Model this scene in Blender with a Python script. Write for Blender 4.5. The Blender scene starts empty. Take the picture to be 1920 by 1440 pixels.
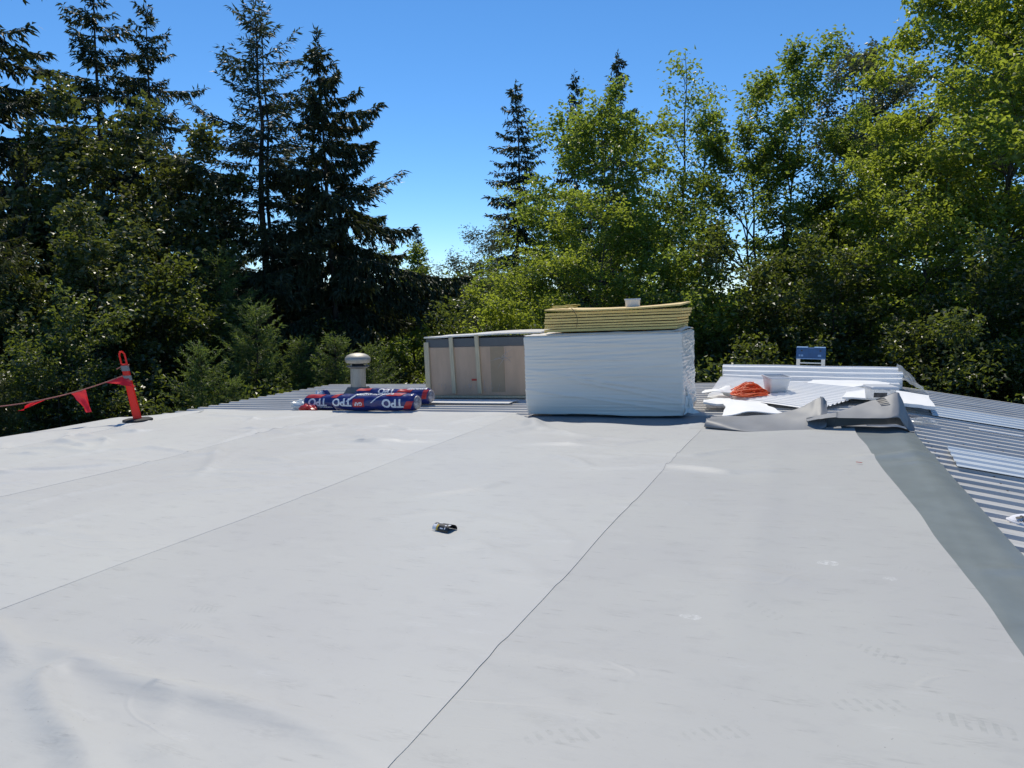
import bpy, bmesh, math, random
import numpy as np
from mathutils import Vector, Matrix

R = math.radians
scene = bpy.context.scene
COL = scene.collection

# ------------------------------------------------------------------ camera
cam_d = bpy.data.cameras.new('camera')
cam = bpy.data.objects.new('camera', cam_d)
COL.objects.link(cam)
cam_d.sensor_fit = 'HORIZONTAL'
cam_d.sensor_width = 36.0
cam_d.lens = 27.06
cam_d.clip_start = 0.05
cam_d.clip_end = 3000
cam.location = (0, 0, 1.66)
cam.rotation_euler = (R(90 - 6.37), 0, R(21.9))
scene.camera = cam

# ------------------------------------------------------------------ sky, sun, exposure
SUN_EL, SUN_AZ = 57.0, 32.0            # azimuth: degrees to the left of +Y
w = bpy.data.worlds.new('World')
scene.world = w
w.use_nodes = True
nt = w.node_tree
nt.nodes.clear()
out = nt.nodes.new('ShaderNodeOutputWorld')
bg = nt.nodes.new('ShaderNodeBackground')
sky = nt.nodes.new('ShaderNodeTexSky')
sky.sky_type = 'NISHITA'
sky.sun_disc = False
sky.sun_elevation = R(SUN_EL)
sky.sun_rotation = R(-SUN_AZ)
sky.altitude = 100
sky.air_density = 0.75
sky.dust_density = 0.0
sky.ozone_density = 8.0
bg.inputs['Strength'].default_value = 0.145
hs = nt.nodes.new('ShaderNodeHueSaturation')     # clear deep summer blue
hs.inputs['Saturation'].default_value = 1.11
hs.inputs['Hue'].default_value = 0.496
nt.links.new(sky.outputs[0], hs.inputs['Color'])
nt.links.new(hs.outputs[0], bg.inputs[0])
nt.links.new(bg.outputs[0], out.inputs[0])

sun_d = bpy.data.lights.new('sun', 'SUN')
sun_d.energy = 3.7
sun_d.angle = R(0.53)
sun_d.color = (1.0, 0.93, 0.79)
sun = bpy.data.objects.new('sun', sun_d)
COL.objects.link(sun)
sd = Vector((-math.sin(R(SUN_AZ)) * math.cos(R(SUN_EL)), math.cos(R(SUN_AZ)) * math.cos(R(SUN_EL)), math.sin(R(SUN_EL))))
sun.rotation_euler = sd.to_track_quat('Z', 'Y').to_euler()
sun.location = sd * 60

vs = scene.view_settings
vs.view_transform = 'Standard'
vs.look = 'None'
vs.exposure = 0.04
vs.gamma = 1.0
vs.use_curve_mapping = False

# ------------------------------------------------------------------ helpers
rng = np.random.default_rng(7)
random.seed(5)
XR = 0.95                                # ridge line of the roof
SL, SR = 0.045, 0.12                     # slopes left and right of the ridge
GROUND = -4.5

def roofz(x):
    x = np.asarray(x, float)
    return np.where(x < XR, -SL * (XR - x), -SR * (x - XR))

def rz(x):
    return float(roofz(x))

def sm(a, b, x):
    t = np.clip((np.asarray(x, float) - a) / (b - a), 0, 1)
    return t * t * (3 - 2 * t)

def vnoise(x, y, seed=0):
    x = np.asarray(x, float); y = np.asarray(y, float)
    xi = np.floor(x).astype(np.int64); yi = np.floor(y).astype(np.int64)
    fx = x - xi; fy = y - yi
    fx = fx * fx * (3 - 2 * fx); fy = fy * fy * (3 - 2 * fy)
    def h(a, b):
        n = (a * 374761393 + b * 668265263 + seed * 982451653) & 0x7fffffff
        n = ((n ^ (n >> 13)) * 1274126177) & 0x7fffffff
        n = n ^ (n >> 16)
        return (n & 0xffff) / 32767.5 - 1.0
    return (h(xi, yi) * (1 - fx) + h(xi + 1, yi) * fx) * (1 - fy) + (h(xi, yi + 1) * (1 - fx) + h(xi + 1, yi + 1) * fx) * fy

def link(o, parent=None):
    COL.objects.link(o)
    if parent is not None:
        o.parent = parent
    return o

def tag(o, label=None, cat=None, group=None, kind=None):
    if label: o['label'] = label
    if cat: o['category'] = cat
    if group: o['group'] = group
    if kind: o['kind'] = kind
    return o

def thing(name, label, cat, loc=(0, 0, 0), rot=(0, 0, 0), group=None):
    o = bpy.data.objects.new(name, None)
    o.empty_display_size = 0.2
    COL.objects.link(o)
    o.location = loc
    o.rotation_euler = rot
    return tag(o, label, cat, group)

class MB:
    def __init__(self):
        self.v = []; self.f = []
    def raw(self, v, f):
        n = len(self.v)
        self.v += [tuple(map(float, p)) for p in v]
        self.f += [tuple(i + n for i in q) for q in f]
        return self
    def box(self, x0, x1, y0, y1, z0, z1, bev=0.0):
        if bev <= 0:
            v = [(x0, y0, z0), (x1, y0, z0), (x1, y1, z0), (x0, y1, z0), (x0, y0, z1), (x1, y0, z1), (x1, y1, z1), (x0, y1, z1)]
            f = [(0, 3, 2, 1), (4, 5, 6, 7), (0, 1, 5, 4), (1, 2, 6, 5), (2, 3, 7, 6), (3, 0, 4, 7)]
            return self.raw(v, f)
        bm = bmesh.new()
        bmesh.ops.create_cube(bm, size=1)
        for q in bm.verts:
            q.co = Vector(((x0 + x1) / 2 + q.co.x * (x1 - x0), (y0 + y1) / 2 + q.co.y * (y1 - y0), (z0 + z1) / 2 + q.co.z * (z1 - z0)))
        bmesh.ops.bevel(bm, geom=bm.edges[:], offset=bev, segments=2, affect='EDGES', profile=0.5)
        bm.verts.index_update()
        self.raw([q.co for q in bm.verts], [[q.index for q in f.verts] for f in bm.faces])
        bm.free()
        return self
    def tube(self, pts, rad, n=6, cap=True):
        P = np.asarray(pts, float)
        m = len(P)
        rad = np.broadcast_to(np.asarray(rad, float), (m,))
        T = np.gradient(P, axis=0)
        T /= np.linalg.norm(T, axis=1)[:, None] + 1e-9
        a = np.array([0, 0, 1.0]) if abs(T[0][2]) < 0.8 else np.array([1.0, 0, 0])
        V = []
        ang = np.arange(n) * 2 * np.pi / n
        for i in range(m):
            u = a - T[i] * (a @ T[i]); u /= np.linalg.norm(u) + 1e-9
            a = u
            s = np.cross(T[i], u)
            V.append(P[i] + rad[i] * (np.cos(ang)[:, None] * u + np.sin(ang)[:, None] * s))
        V = np.concatenate(V)
        F = []
        for i in range(m - 1):
            for k in range(n):
                k2 = (k + 1) % n
                F.append((i * n + k, i * n + k2, (i + 1) * n + k2, (i + 1) * n + k))
        if cap:
            F.append(tuple(range(n - 1, -1, -1)))
            F.append(tuple((m - 1) * n + k for k in range(n)))
        return self.raw(V, F)
    def lathe(self, prof, n=28, c=(0, 0, 0)):
        V = []; F = []
        for (r, z) in prof:
            for k in range(n):
                t = 2 * math.pi * k / n
                V.append((c[0] + r * math.cos(t), c[1] + r * math.sin(t), c[2] + z))
        for i in range(len(prof) - 1):
            for k in range(n):
                k2 = (k + 1) % n
                F.append((i * n + k, i * n + k2, (i + 1) * n + k2, (i + 1) * n + k))
        F.append(tuple(range(n - 1, -1, -1)))
        F.append(tuple((len(prof) - 1) * n + k for k in range(n)))
        return self.raw(V, F)
    def grid(self, X, Y, Z, thick=0.0):
        h, wd = X.shape
        top = np.stack([X, Y, Z], -1).reshape(-1, 3)
        idx = np.arange(h * wd).reshape(h, wd)
        q = np.stack([idx[:-1, :-1], idx[:-1, 1:], idx[1:, 1:], idx[1:, :-1]], -1).reshape(-1, 4)
        if thick <= 0:
            return self.raw(top, q.tolist())
        bot = top - np.array([0, 0, thick])
        b = np.concatenate([idx[0, :], idx[1:, -1], idx[-1, -2::-1], idx[-2:0:-1, 0]])
        n = h * wd
        side = [(int(b[i]), int(b[i] + n), int(b[(i + 1) % len(b)] + n), int(b[(i + 1) % len(b)])) for i in range(len(b))]
        qb = (q[:, ::-1] + n).tolist()
        return self.raw(np.concatenate([top, bot]), q.tolist() + qb + side)
    def build(self, name, mat, parent=None, smooth=False, auto=None):
        me = bpy.data.meshes.new(name)
        me.from_pydata(self.v, [], self.f)
        me.materials.append(mat)
        if smooth:
            me.polygons.foreach_set('use_smooth', [True] * len(me.polygons))
            if auto:
                me.set_sharp_from_angle(angle=R(auto))
        me.update()
        return link(bpy.data.objects.new(name, me), parent)

def fast_mesh(name, V, Q, mat, smooth=False):
    me = bpy.data.meshes.new(name)
    nv, nf = len(V), len(Q)
    k = Q.shape[1]
    me.vertices.add(nv)
    me.vertices.foreach_set('co', np.ascontiguousarray(V, dtype=np.float32).ravel())
    me.loops.add(nf * k)
    me.loops.foreach_set('vertex_index', np.ascontiguousarray(Q, dtype=np.int32).ravel())
    me.polygons.add(nf)
    me.polygons.foreach_set('loop_start', np.arange(0, nf * k, k, dtype=np.int32))
    me.polygons.foreach_set('loop_total', np.full(nf, k, dtype=np.int32))
    me.polygons.foreach_set('use_smooth', np.full(nf, smooth, dtype=bool))
    me.materials.append(mat)
    me.update(calc_edges=True)
    return me

# ------------------------------------------------------------------ materials
def lin(r, g, b):
    f = lambda c: (c / 255 / 12.92) if c / 255 <= 0.04045 else ((c / 255 + 0.055) / 1.055) ** 2.4
    return (f(r), f(g), f(b), 1)

def nodes(m):
    m.use_nodes = True
    t = m.node_tree
    return t, t.nodes, t.links, t.nodes['Principled BSDF']

def mat(name, col, rough=0.6, metal=0.0, var=0.0, vscale=4.0, bump=0.0, bscale=60.0, spec=0.5, trans=0.0, col2=None, coord='Object', stretch=None):
    m = bpy.data.materials.new(name)
    t, N, L, p = nodes(m)
    c = tuple(col[:3]) + (1,)
    p.inputs['Base Color'].default_value = c
    p.inputs['Roughness'].default_value = rough
    p.inputs['Metallic'].default_value = metal
    p.inputs['Specular IOR Level'].default_value = spec
    tc = N.new('ShaderNodeTexCoord')
    src = tc.outputs[coord]
    if stretch:
        mp = N.new('ShaderNodeMapping')
        mp.inputs['Scale'].default_value = stretch
        L.new(src, mp.inputs[0]); src = mp.outputs[0]
    if var or col2:
        nz = N.new('ShaderNodeTexNoise')
        nz.inputs['Scale'].default_value = vscale
        nz.inputs['Detail'].default_value = 6
        nz.inputs['Roughness'].default_value = 0.6
        L.new(src, nz.inputs['Vector'])
        rp = N.new('ShaderNodeValToRGB')
        rp.color_ramp.elements[0].position = 0.3
        rp.color_ramp.elements[1].position = 0.7
        c2 = tuple(col2[:3]) + (1,) if col2 else tuple(min(1, x * (1 + var)) for x in c[:3]) + (1,)
        c1 = c if col2 else tuple(x * (1 - var) for x in c[:3]) + (1,)
        rp.color_ramp.elements[0].color = c1
        rp.color_ramp.elements[1].color = c2
        L.new(nz.outputs[0], rp.inputs[0])
        L.new(rp.outputs[0], p.inputs['Base Color'])
    if bump:
        nb = N.new('ShaderNodeTexNoise')
        nb.inputs['Scale'].default_value = bscale
        nb.inputs['Detail'].default_value = 4
        L.new(src, nb.inputs['Vector'])
        b = N.new('ShaderNodeBump')
        b.inputs['Strength'].default_value = bump
        b.inputs['Distance'].default_value = 0.01
        L.new(nb.outputs[0], b.inputs['Height'])
        L.new(b.outputs[0], p.inputs['Normal'])
    if trans:
        p.inputs['Transmission Weight'].default_value = trans
    return m

def leaf_mat(name, c1, c2, tc, tfac=0.4, rough=0.4, spec=0.8):
    m = bpy.data.materials.new(name)
    t, N, L, p = nodes(m)
    g = N.new('ShaderNodeNewGeometry')
    oi = N.new('ShaderNodeObjectInfo')
    rp = N.new('ShaderNodeMix'); rp.data_type = 'RGBA'
    rp.inputs[6].default_value = tuple(c1) + (1,)
    rp.inputs[7].default_value = tuple(c2) + (1,)
    L.new(g.outputs['Random Per Island'], rp.inputs[0])
    hsv = N.new('ShaderNodeHueSaturation')
    mr = N.new('ShaderNodeMapRange')
    mr.inputs['To Min'].default_value = 0.8
    mr.inputs['To Max'].default_value = 1.2
    L.new(oi.outputs['Random'], mr.inputs[0])
    L.new(mr.outputs[0], hsv.inputs['Value'])
    L.new(rp.outputs[2], hsv.inputs['Color'])
    L.new(hsv.outputs[0], p.inputs['Base Color'])
    p.inputs['Roughness'].default_value = rough
    p.inputs['Specular IOR Level'].default_value = spec
    tr = N.new('ShaderNodeBsdfTranslucent')
    tr.inputs[0].default_value = tuple(tc) + (1,)
    mx = N.new('ShaderNodeMixShader')
    mx.inputs[0].default_value = tfac
    L.new(p.outputs[0], mx.inputs[1]); L.new(tr.outputs[0], mx.inputs[2])
    L.new(mx.outputs[0], N['Material Output'].inputs[0])
    return m

M = {}
M['leaf_alder'] = leaf_mat('alder_leaf', (0.036, 0.072, 0.016), (0.082, 0.128, 0.030), (0.42, 0.54, 0.06), 0.44, 0.43)
M['leaf_yellow'] = leaf_mat('yellow_green_leaf', (0.050, 0.090, 0.018), (0.098, 0.142, 0.034), (0.52, 0.62, 0.06), 0.48, 0.43)
M['leaf_maple'] = leaf_mat('maple_leaf', (0.034, 0.056, 0.018), (0.080, 0.096, 0.034), (0.22, 0.26, 0.035), 0.30, 0.42)
M['leaf_grey'] = leaf_mat('willow_leaf', (0.060, 0.075, 0.040), (0.110, 0.125, 0.070), (0.20, 0.23, 0.075), 0.30, 0.42)
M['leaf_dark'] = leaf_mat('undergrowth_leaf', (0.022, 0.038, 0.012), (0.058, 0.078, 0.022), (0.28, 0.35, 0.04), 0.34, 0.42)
M['needle_dark'] = leaf_mat('dark_needles', (0.030, 0.044, 0.022), (0.062, 0.078, 0.034), (0.11, 0.13, 0.03), 0.20, 0.5, 0.35)
M['needle_fir'] = leaf_mat('fir_needles', (0.032, 0.048, 0.028), (0.068, 0.088, 0.050), (0.12, 0.15, 0.045), 0.20, 0.48, 0.35)
M['needle_spruce'] = leaf_mat('young_spruce_needles', (0.060, 0.100, 0.034), (0.120, 0.165, 0.060), (0.26, 0.35, 0.06), 0.36, 0.5, 0.35)
M['needle_cedar'] = leaf_mat('cedar_sprays', (0.050, 0.062, 0.018), (0.090, 0.105, 0.030), (0.15, 0.17, 0.03), 0.22, 0.5, 0.35)
M['bark'] = mat('bark', (0.055, 0.045, 0.036), 0.9, var=0.45, vscale=9, bump=0.6, bscale=30, stretch=(1, 1, 0.25))
M['bark_grey'] = mat('alder_bark', (0.075, 0.068, 0.058), 0.85, var=0.4, vscale=6, bump=0.4, bscale=30, stretch=(1, 1, 0.4))
M['floor'] = mat('forest_floor', (0.040, 0.036, 0.022), 0.95, col2=(0.035, 0.055, 0.018), vscale=0.6, bump=0.6, bscale=12)

# ------------------------------------------------------------------ ground
g = MB()
n = 60
xs = np.linspace(-1, 1, n); xs = np.sign(xs) * np.abs(xs) ** 2.2 * 1200
X, Y = np.meshgrid(xs, xs)
far = np.clip((np.hypot(X, Y) - 60) / 500, 0, 1)
g.grid(X, Y + 20, GROUND + vnoise(X / 8, Y / 8, 3) * 0.25 + far * 4)
tag(g.build('ground', M['floor'], smooth=True), kind='structure')

# ------------------------------------------------------------------ building with ribbed metal roof
Y0, Y1 = -3.2, 17.0
XE_L, XE_R = -11.95, 13.6
M['metal'] = mat('weathered_galvanised_roof', (0.53, 0.52, 0.50), 0.5, metal=0.05, var=0.20, vscale=2.2, bump=0.05, bscale=25, stretch=(0.4, 3, 1))
M['metal_side'] = mat('metal_siding', (0.42, 0.41, 0.38), 0.55, var=0.08)
M['screw'] = mat('rusty_screw', (0.10, 0.085, 0.07), 0.6, metal=0.4)
bld = thing('building', 'low building with a wide ribbed metal roof under the white membrane', 'building', (0, 0, GROUND))
bld_z = -GROUND

def rib_profile(y0, width, h=0.030):
    """(y,z) outline of one panel of three ribs; ribs on a 0.305 m pitch"""
    p = []
    k = int(round(width / 0.305))
    for i in range(k):
        c = y0 + 0.305 * (i + 0.5)
        p += [(c - 0.055, 0), (c - 0.036, h), (c + 0.036, h), (c + 0.055, 0)]
    return [(y0, 0)] + p + [(y0 + width, 0)]

PANEL = 0.915
npan = int((Y1 - Y0) / PANEL) + 1
for side in (0, 1):
    for i in range(npan):
        y1 = Y1 - i * PANEL; y0 = y1 - PANEL
        pr = rib_profile(y0 + 0.0015, PANEL - 0.003)
        xa, xb = (XE_L, XR) if side == 0 else (XR, XE_R)
        jit = random.uniform(-0.02, 0.02)
        if side == 0: xa += jit
        else: xb += jit
        segs = 2
        V = []; F = []
        for s in range(segs):
            x = xa + (xb - xa) * s / (segs - 1)
            V += [(x, y, rz(x) - 0.045 + z + (i % 2) * 0.0015 + bld_z) for (y, z) in pr]
        m_ = len(pr)
        V += [(x, y, z - 0.004) for (x, y, z) in V]
        for k in range(m_ - 1):
            F.append((k, m_ + k, m_ + k + 1, k + 1))
            F.append((2 * m_ + k, 2 * m_ + k + 1, 3 * m_ + k + 1, 3 * m_ + k))
            F.append((k, k + 1, 2 * m_ + k + 1, 2 * m_ + k))
            F.append((m_ + k, 3 * m_ + k, 3 * m_ + k + 1, m_ + k + 1))
        MB().raw(V, F).build('roof_panel', M['metal'], bld)
# screws in rows across the right slope
sc = MB()
for r_ in range(0, 3):
    for q in range(9):
        x = 1.25 + q * 0.42
        for k in range(42):
            y = Y1 - 0.305 * k - (0.09 if r_ == 0 else 0.21)
            if r_ == 2 or random.random() < 0.35: continue
            z = rz(x) - 0.045 + bld_z
            sc.box(x - 0.007, x + 0.007, y - 0.007, y + 0.007, z, z + 0.007)
tag(sc.build('roof_screws', M['screw'], bld), kind='stuff')
zt = bld_z
for nm, a in (('wall', (XE_L + 0.35, XE_R - 0.35, Y0 + 0.3, Y0 + 0.45)), ('wall', (XE_L + 0.35, XE_R - 0.35, Y1 - 0.5, Y1 - 0.35))):
    V = []
    for yy in (a[2], a[3]):
        V += [(a[0], yy, 0), (a[1], yy, 0), (a[1], yy, rz(a[1]) - 0.07 + zt), (XR, yy, -0.07 + zt), (a[0], yy, rz(a[0]) - 0.07 + zt)]
    F = [(4, 3, 2, 1, 0), (5, 6, 7, 8, 9)] + [(k, (k + 1) % 5, 5 + (k + 1) % 5, 5 + k) for k in range(5)]
    MB().raw(V, F).build(nm, M['metal_side'], bld)
MB().box(XE_L + 0.35, XE_L + 0.5, Y0 + 0.46, Y1 - 0.51, 0, rz(XE_L + 0.35) - 0.07 + zt).build('wall', M['metal_side'], bld)
MB().box(XE_R - 0.5, XE_R - 0.35, Y0 + 0.46, Y1 - 0.51, 0, rz(XE_R - 0.35) - 0.07 + zt).build('wall', M['metal_side'], bld)

# ------------------------------------------------------------------ white membrane sheets
def membrane_mat():
    m = bpy.data.materials.new('white_membrane')
    t, N, L, p = nodes(m)
    p.inputs['Roughness'].default_value = 0.50
    p.inputs['Specular IOR Level'].default_value = 0.22
    tc = N.new('ShaderNodeTexCoord')
    def noise(scale, detail, lo, hi, st=(1, 1, 1), rough=0.6):
        mp = N.new('ShaderNodeMapping'); mp.inputs['Scale'].default_value = st
        L.new(tc.outputs['Object'], mp.inputs[0])
        a = N.new('ShaderNodeTexNoise'); a.inputs['Scale'].default_value = scale; a.inputs['Detail'].default_value = detail
        a.inputs['Roughness'].default_value = rough
        L.new(mp.outputs[0], a.inputs['Vector'])
        b = N.new('ShaderNodeMapRange'); b.inputs['From Min'].default_value = lo; b.inputs['From Max'].default_value = hi
        L.new(a.outputs[0], b.inputs[0])
        return b.outputs[0]
    def mixc(fac, a, b):
        x = N.new('ShaderNodeMix'); x.data_type = 'RGBA'
        if isinstance(fac, float): x.inputs[0].default_value = fac
        else: L.new(fac, x.inputs[0])
        for s, v in ((6, a), (7, b)):
            if isinstance(v, tuple): x.inputs[s].default_value = v
            else: L.new(v, x.inputs[s])
        return x.outputs[2]
    def math_(op, a, b=None):
        x = N.new('ShaderNodeMath'); x.operation = op
        for s, v in ((0, a), (1, b)):
            if v is None: continue
            if isinstance(v, (int, float)): x.inputs[s].default_value = v
            else: L.new(v, x.inputs[s])
        return x.outputs[0]
    base = mixc(noise(0.45, 3, 0.35, 0.65), (0.452, 0.446, 0.430, 1), (0.486, 0.482, 0.452, 1))
    base = mixc(math_('MULTIPLY', noise(5, 8, 0.52, 0.8, (1, 1.6, 1), 0.7), 0.40), base, (0.36, 0.36, 0.355, 1))
    dust = math_('MULTIPLY', noise(22, 6, 0.6, 0.8, (1, 2.2, 1), 0.7), 0.28)
    base = mixc(dust, base, (0.33, 0.33, 0.32, 1))
    spots = noise(70, 2, 0.735, 0.76)
    base = mixc(math_('MULTIPLY', spots, 0.5), base, (0.16, 0.15, 0.14, 1))
    def scuffs(scale, st, lo, hi, loc):
        mp = N.new('ShaderNodeMapping'); mp.inputs['Scale'].default_value = st; mp.inputs['Location'].default_value = loc; mp.inputs['Rotation'].default_value = (0, 0, 0.35)
        L.new(tc.outputs['Object'], mp.inputs[0])
        v = N.new('ShaderNodeTexVoronoi'); v.inputs['Scale'].default_value = scale; v.voronoi_dimensions = '2D'
        L.new(mp.outputs[0], v.inputs['Vector'])
        a = N.new('ShaderNodeMapRange'); a.inputs['From Min'].default_value = hi; a.inputs['From Max'].default_value = lo
        L.new(v.outputs['Distance'], a.inputs[0])
        return a.outputs[0]
    fine = noise(55, 3, 0.42, 0.60, (0.35, 2.0, 1))
    base = mixc(math_('MULTIPLY', math_('MULTIPLY', scuffs(1.5, (0.8, 1.9, 1), 0.05, 0.17, (0, 0, 0)), fine), 0.26), base, (0.28, 0.28, 0.27, 1))
    base = mixc(math_('MULTIPLY', math_('MULTIPLY', scuffs(0.8, (0.9, 2.6, 1), 0.02, 0.10, (3.3, 1.7, 0)), fine), 0.14), base, (0.70, 0.70, 0.69, 1))
    base = mixc(math_('MULTIPLY', math_('MULTIPLY', scuffs(2.6, (0.5, 3.2, 1), 0.01, 0.11, (7.1, 4.7, 0)), fine), 0.40), base, (0.25, 0.25, 0.245, 1))
    # boot prints and rubbed marks, each at its own place on the sheet: (ax,ay,bx,by,width,strength,pale)
    marks = [(.22, 3.91, .44, 3.76, .10, .8, 0), (.48, 3.32, .77, 3.23, .115, 1.0, 0), (.10, 3.28, .41, 3.37, .11, .8, 0), (-.44, 2.86, -.19, 2.98, .10, .7, 0),
             (-1.02, 2.65, -.73, 2.79, .11, .7, 0), (-.34, 4.31, -.12, 4.11, .10, .6, 0), (-3.36, 3.31, -3.18, 3.36, .11, .8, 0), (-3.26, 3.09, -3.08, 3.12, .1, .6, 0),
             (-3.35, 2.88, -3.15, 2.90, .1, .7, 0), (.03, 5.13, .16, 5.11, .09, 1., 1), (.40, 4.93, .47, 4.89, .07, .8, 1), (-.65, 4.03, -.53, 4.01, .07, .7, 1), (-4.1, 5.5, -3.95, 5.40, .08, .7, 0),
             (.5, 5.15, .68, 5.05, .09, .4, 0), (-.2, 5.0, -.05, 4.96, .06, .4, 0)]
    br = noise(30, 3, 0.40, 0.62)
    for (ax, ay, bx, by, wd, st, pale) in marks:
        cx, cy = (ax + bx) / 2, (ay + by) / 2
        ln = math.hypot(bx - ax, by - ay)
        an = math.atan2(by - ay, bx - ax)
        mp = N.new('ShaderNodeMapping'); mp.vector_type = 'TEXTURE'
        mp.inputs['Location'].default_value = (cx, cy, 0)
        mp.inputs['Rotation'].default_value = (0, 0, an)
        mp.inputs['Scale'].default_value = (ln / 2, wd / 2, 1)
        L.new(tc.outputs['Object'], mp.inputs[0])
        sx = N.new('ShaderNodeSeparateXYZ'); L.new(mp.outputs[0], sx.inputs[0])
        x2 = math_('MULTIPLY', sx.outputs[0], sx.outputs[0]); y2 = math_('MULTIPLY', sx.outputs[1], sx.outputs[1])
        d = math_('ADD', math_('POWER', x2, 1.6), math_('POWER', y2, 1.3))
        mr = N.new('ShaderNodeMapRange'); mr.inputs['From Min'].default_value = 1.0; mr.inputs['From Max'].default_value = 0.8
        L.new(d, mr.inputs[0])
        if pale:
            s = math_('SINE', math_('ADD', math_('MULTIPLY', sx.outputs[1], 16.0), math_('MULTIPLY', sx.outputs[0], 3.0)))
        else:
            s = math_('SINE', math_('ADD', math_('MULTIPLY', sx.outputs[0], 19.0), math_('MULTIPLY', sx.outputs[1], 2.2)))
        s = math_('GREATER_THAN', s, 0.1)
        fac = math_('MULTIPLY', math_('MULTIPLY', mr.outputs[0], s), math_('MULTIPLY', br, st * (0.8 if pale else 0.42)))
        base = mixc(fac, base, (0.86, 0.86, 0.85, 1) if pale else (0.30, 0.31, 0.295, 1))
    at_ = N.new('ShaderNodeAttribute'); at_.attribute_type = 'OBJECT'; at_.attribute_name = 'grazing_gain'   # brighter grazing light on the left sheets, put into their base colour
    vm = N.new('ShaderNodeVectorMath'); vm.operation = 'SCALE'
    L.new(base, vm.inputs[0]); L.new(at_.outputs['Fac'], vm.inputs['Scale'])
    L.new(vm.outputs[0], p.inputs['Base Color'])
    nb = N.new('ShaderNodeTexNoise'); nb.inputs['Scale'].default_value = 9; nb.inputs['Detail'].default_value = 3
    mp = N.new('ShaderNodeMapping'); mp.inputs['Scale'].default_value = (0.6, 2.0, 1)
    L.new(tc.outputs['Object'], mp.inputs[0]); L.new(mp.outputs[0], nb.inputs['Vector'])
    b = N.new('ShaderNodeBump'); b.inputs['Strength'].default_value = 0.10; b.inputs['Distance'].default_value = 0.02
    L.new(nb.outputs[0], b.inputs['Height'])
    nc = N.new('ShaderNodeTexNoise'); nc.inputs['Scale'].default_value = 1.1; nc.inputs['Detail'].default_value = 2; nc.inputs['Distortion'].default_value = 0.6
    mq = N.new('ShaderNodeMapping'); mq.inputs['Scale'].default_value = (0.55, 1.5, 1)
    L.new(tc.outputs['Object'], mq.inputs[0]); L.new(mq.outputs[0], nc.inputs['Vector'])
    ridge = math_('ABSOLUTE', math_('SUBTRACT', nc.outputs[0], 0.5))
    cr_ = N.new('ShaderNodeMapRange'); cr_.inputs['From Min'].default_value = 0.022; cr_.inputs['From Max'].default_value = 0.0; cr_.interpolation_type = 'SMOOTHSTEP'
    L.new(ridge, cr_.inputs[0])
    gate = noise(0.8, 1, 0.50, 0.62)
    b2 = N.new('ShaderNodeBump'); b2.inputs['Strength'].default_value = 0.16; b2.inputs['Distance'].default_value = 0.012
    L.new(math_('MULTIPLY', cr_.outputs[0], gate), b2.inputs['Height']); L.new(b.outputs[0], b2.inputs['Normal'])
    L.new(b2.outputs[0], p.inputs['Normal'])
    return m
M['membrane'] = membrane_mat()

ridges = [  # polyline, amplitude, width : folds and wrinkles of the loose sheets
    ([(-4.45, 2.81), (-4.1, 2.69), (-3.65, 2.47)], 0.034, 0.07),
    ([(-3.35, 2.58), (-3.42, 2.49), (-3.35, 2.37), (-3.07, 2.21), (-2.58, 1.99), (-2.3, 1.8)], 0.034, 0.06),
    ([(-3.79, 2.65), (-3.42, 2.63), (-2.89, 2.51), (-2.39, 2.52), (-1.95, 2.48), (-1.47, 2.36)], 0.028, 0.065),
    ([(-2.78, 8.22), (-2.45, 7.95), (-2.16, 7.61)], 0.030, 0.07), ([(-2.31, 4.42), (-1.87, 4.38), (-1.43, 4.24)], 0.010, 0.06),
    ([(-3.35, 5.28), (-2.9, 5.64), (-1.88, 5.34)], 0.010, 0.07), ([(-6.75, 6.31), (-6.09, 6.58), (-4.86, 6.56)], 0.016, 0.08),
    ([(-7.7, 8.14), (-7.83, 9.4), (-6.95, 9.03)], 0.022, 0.09), ([(-6.99, 4.68), (-7.0, 5.39), (-6.76, 6.17)], 0.014, 0.07),
    ([(-6.18, 4.12), (-6.07, 5.04)], 0.012, 0.06), ([(-0.46, 9.26), (-0.38, 6.39), (-0.38, 4.56), (-0.35, 3.57)], 0.010, 0.16),
    ([(-4.2, 11.2), (-3.95, 10.71), (-3.7, 10.01), (-4.19, 9.28)], 0.05, 0.12), ([(-5.2, 10.33), (-4.6, 11.23)], 0.03, 0.12),
    ([(-6.26, 9.22), (-5.08, 8.55)], 0.025, 0.09), ([(-1.94, 8.37), (-1.21, 8.2)], 0.008, 0.06), ([(-9.47, 6.38), (-9.0, 7.53), (-8.1, 7.88)], 0.016, 0.08),
    ([(-7.2, 8.64), (-6.43, 10.19)], 0.016, 0.08), ([(-4.4, 10.9), (-3.2, 9.7), (-2.6, 9.5)], 0.022, 0.10), ([(-3.2, 8.9), (-2.2, 8.8)], 0.018, 0.06)]
for k in range(110):
    x = random.uniform(-11.5, 0.4); y = random.uniform(2.0, 10.8)
    if x > -1.5 and random.random() < 0.7: continue
    a = random.gauss(0, 0.45); l = random.uniform(0.3, 1.3)
    b = a + random.gauss(0, 0.5)
    ridges.append(([(x, y), (x + l * math.cos(a), y + l * math.sin(a)), (x + l * math.cos(a) + .6 * l * math.cos(b), y + l * math.sin(a) + .6 * l * math.sin(b))],
                   random.uniform(0.005, 0.014) * (2.0 if y > 6 else 0.8), random.uniform(0.04, 0.09)))

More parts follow.
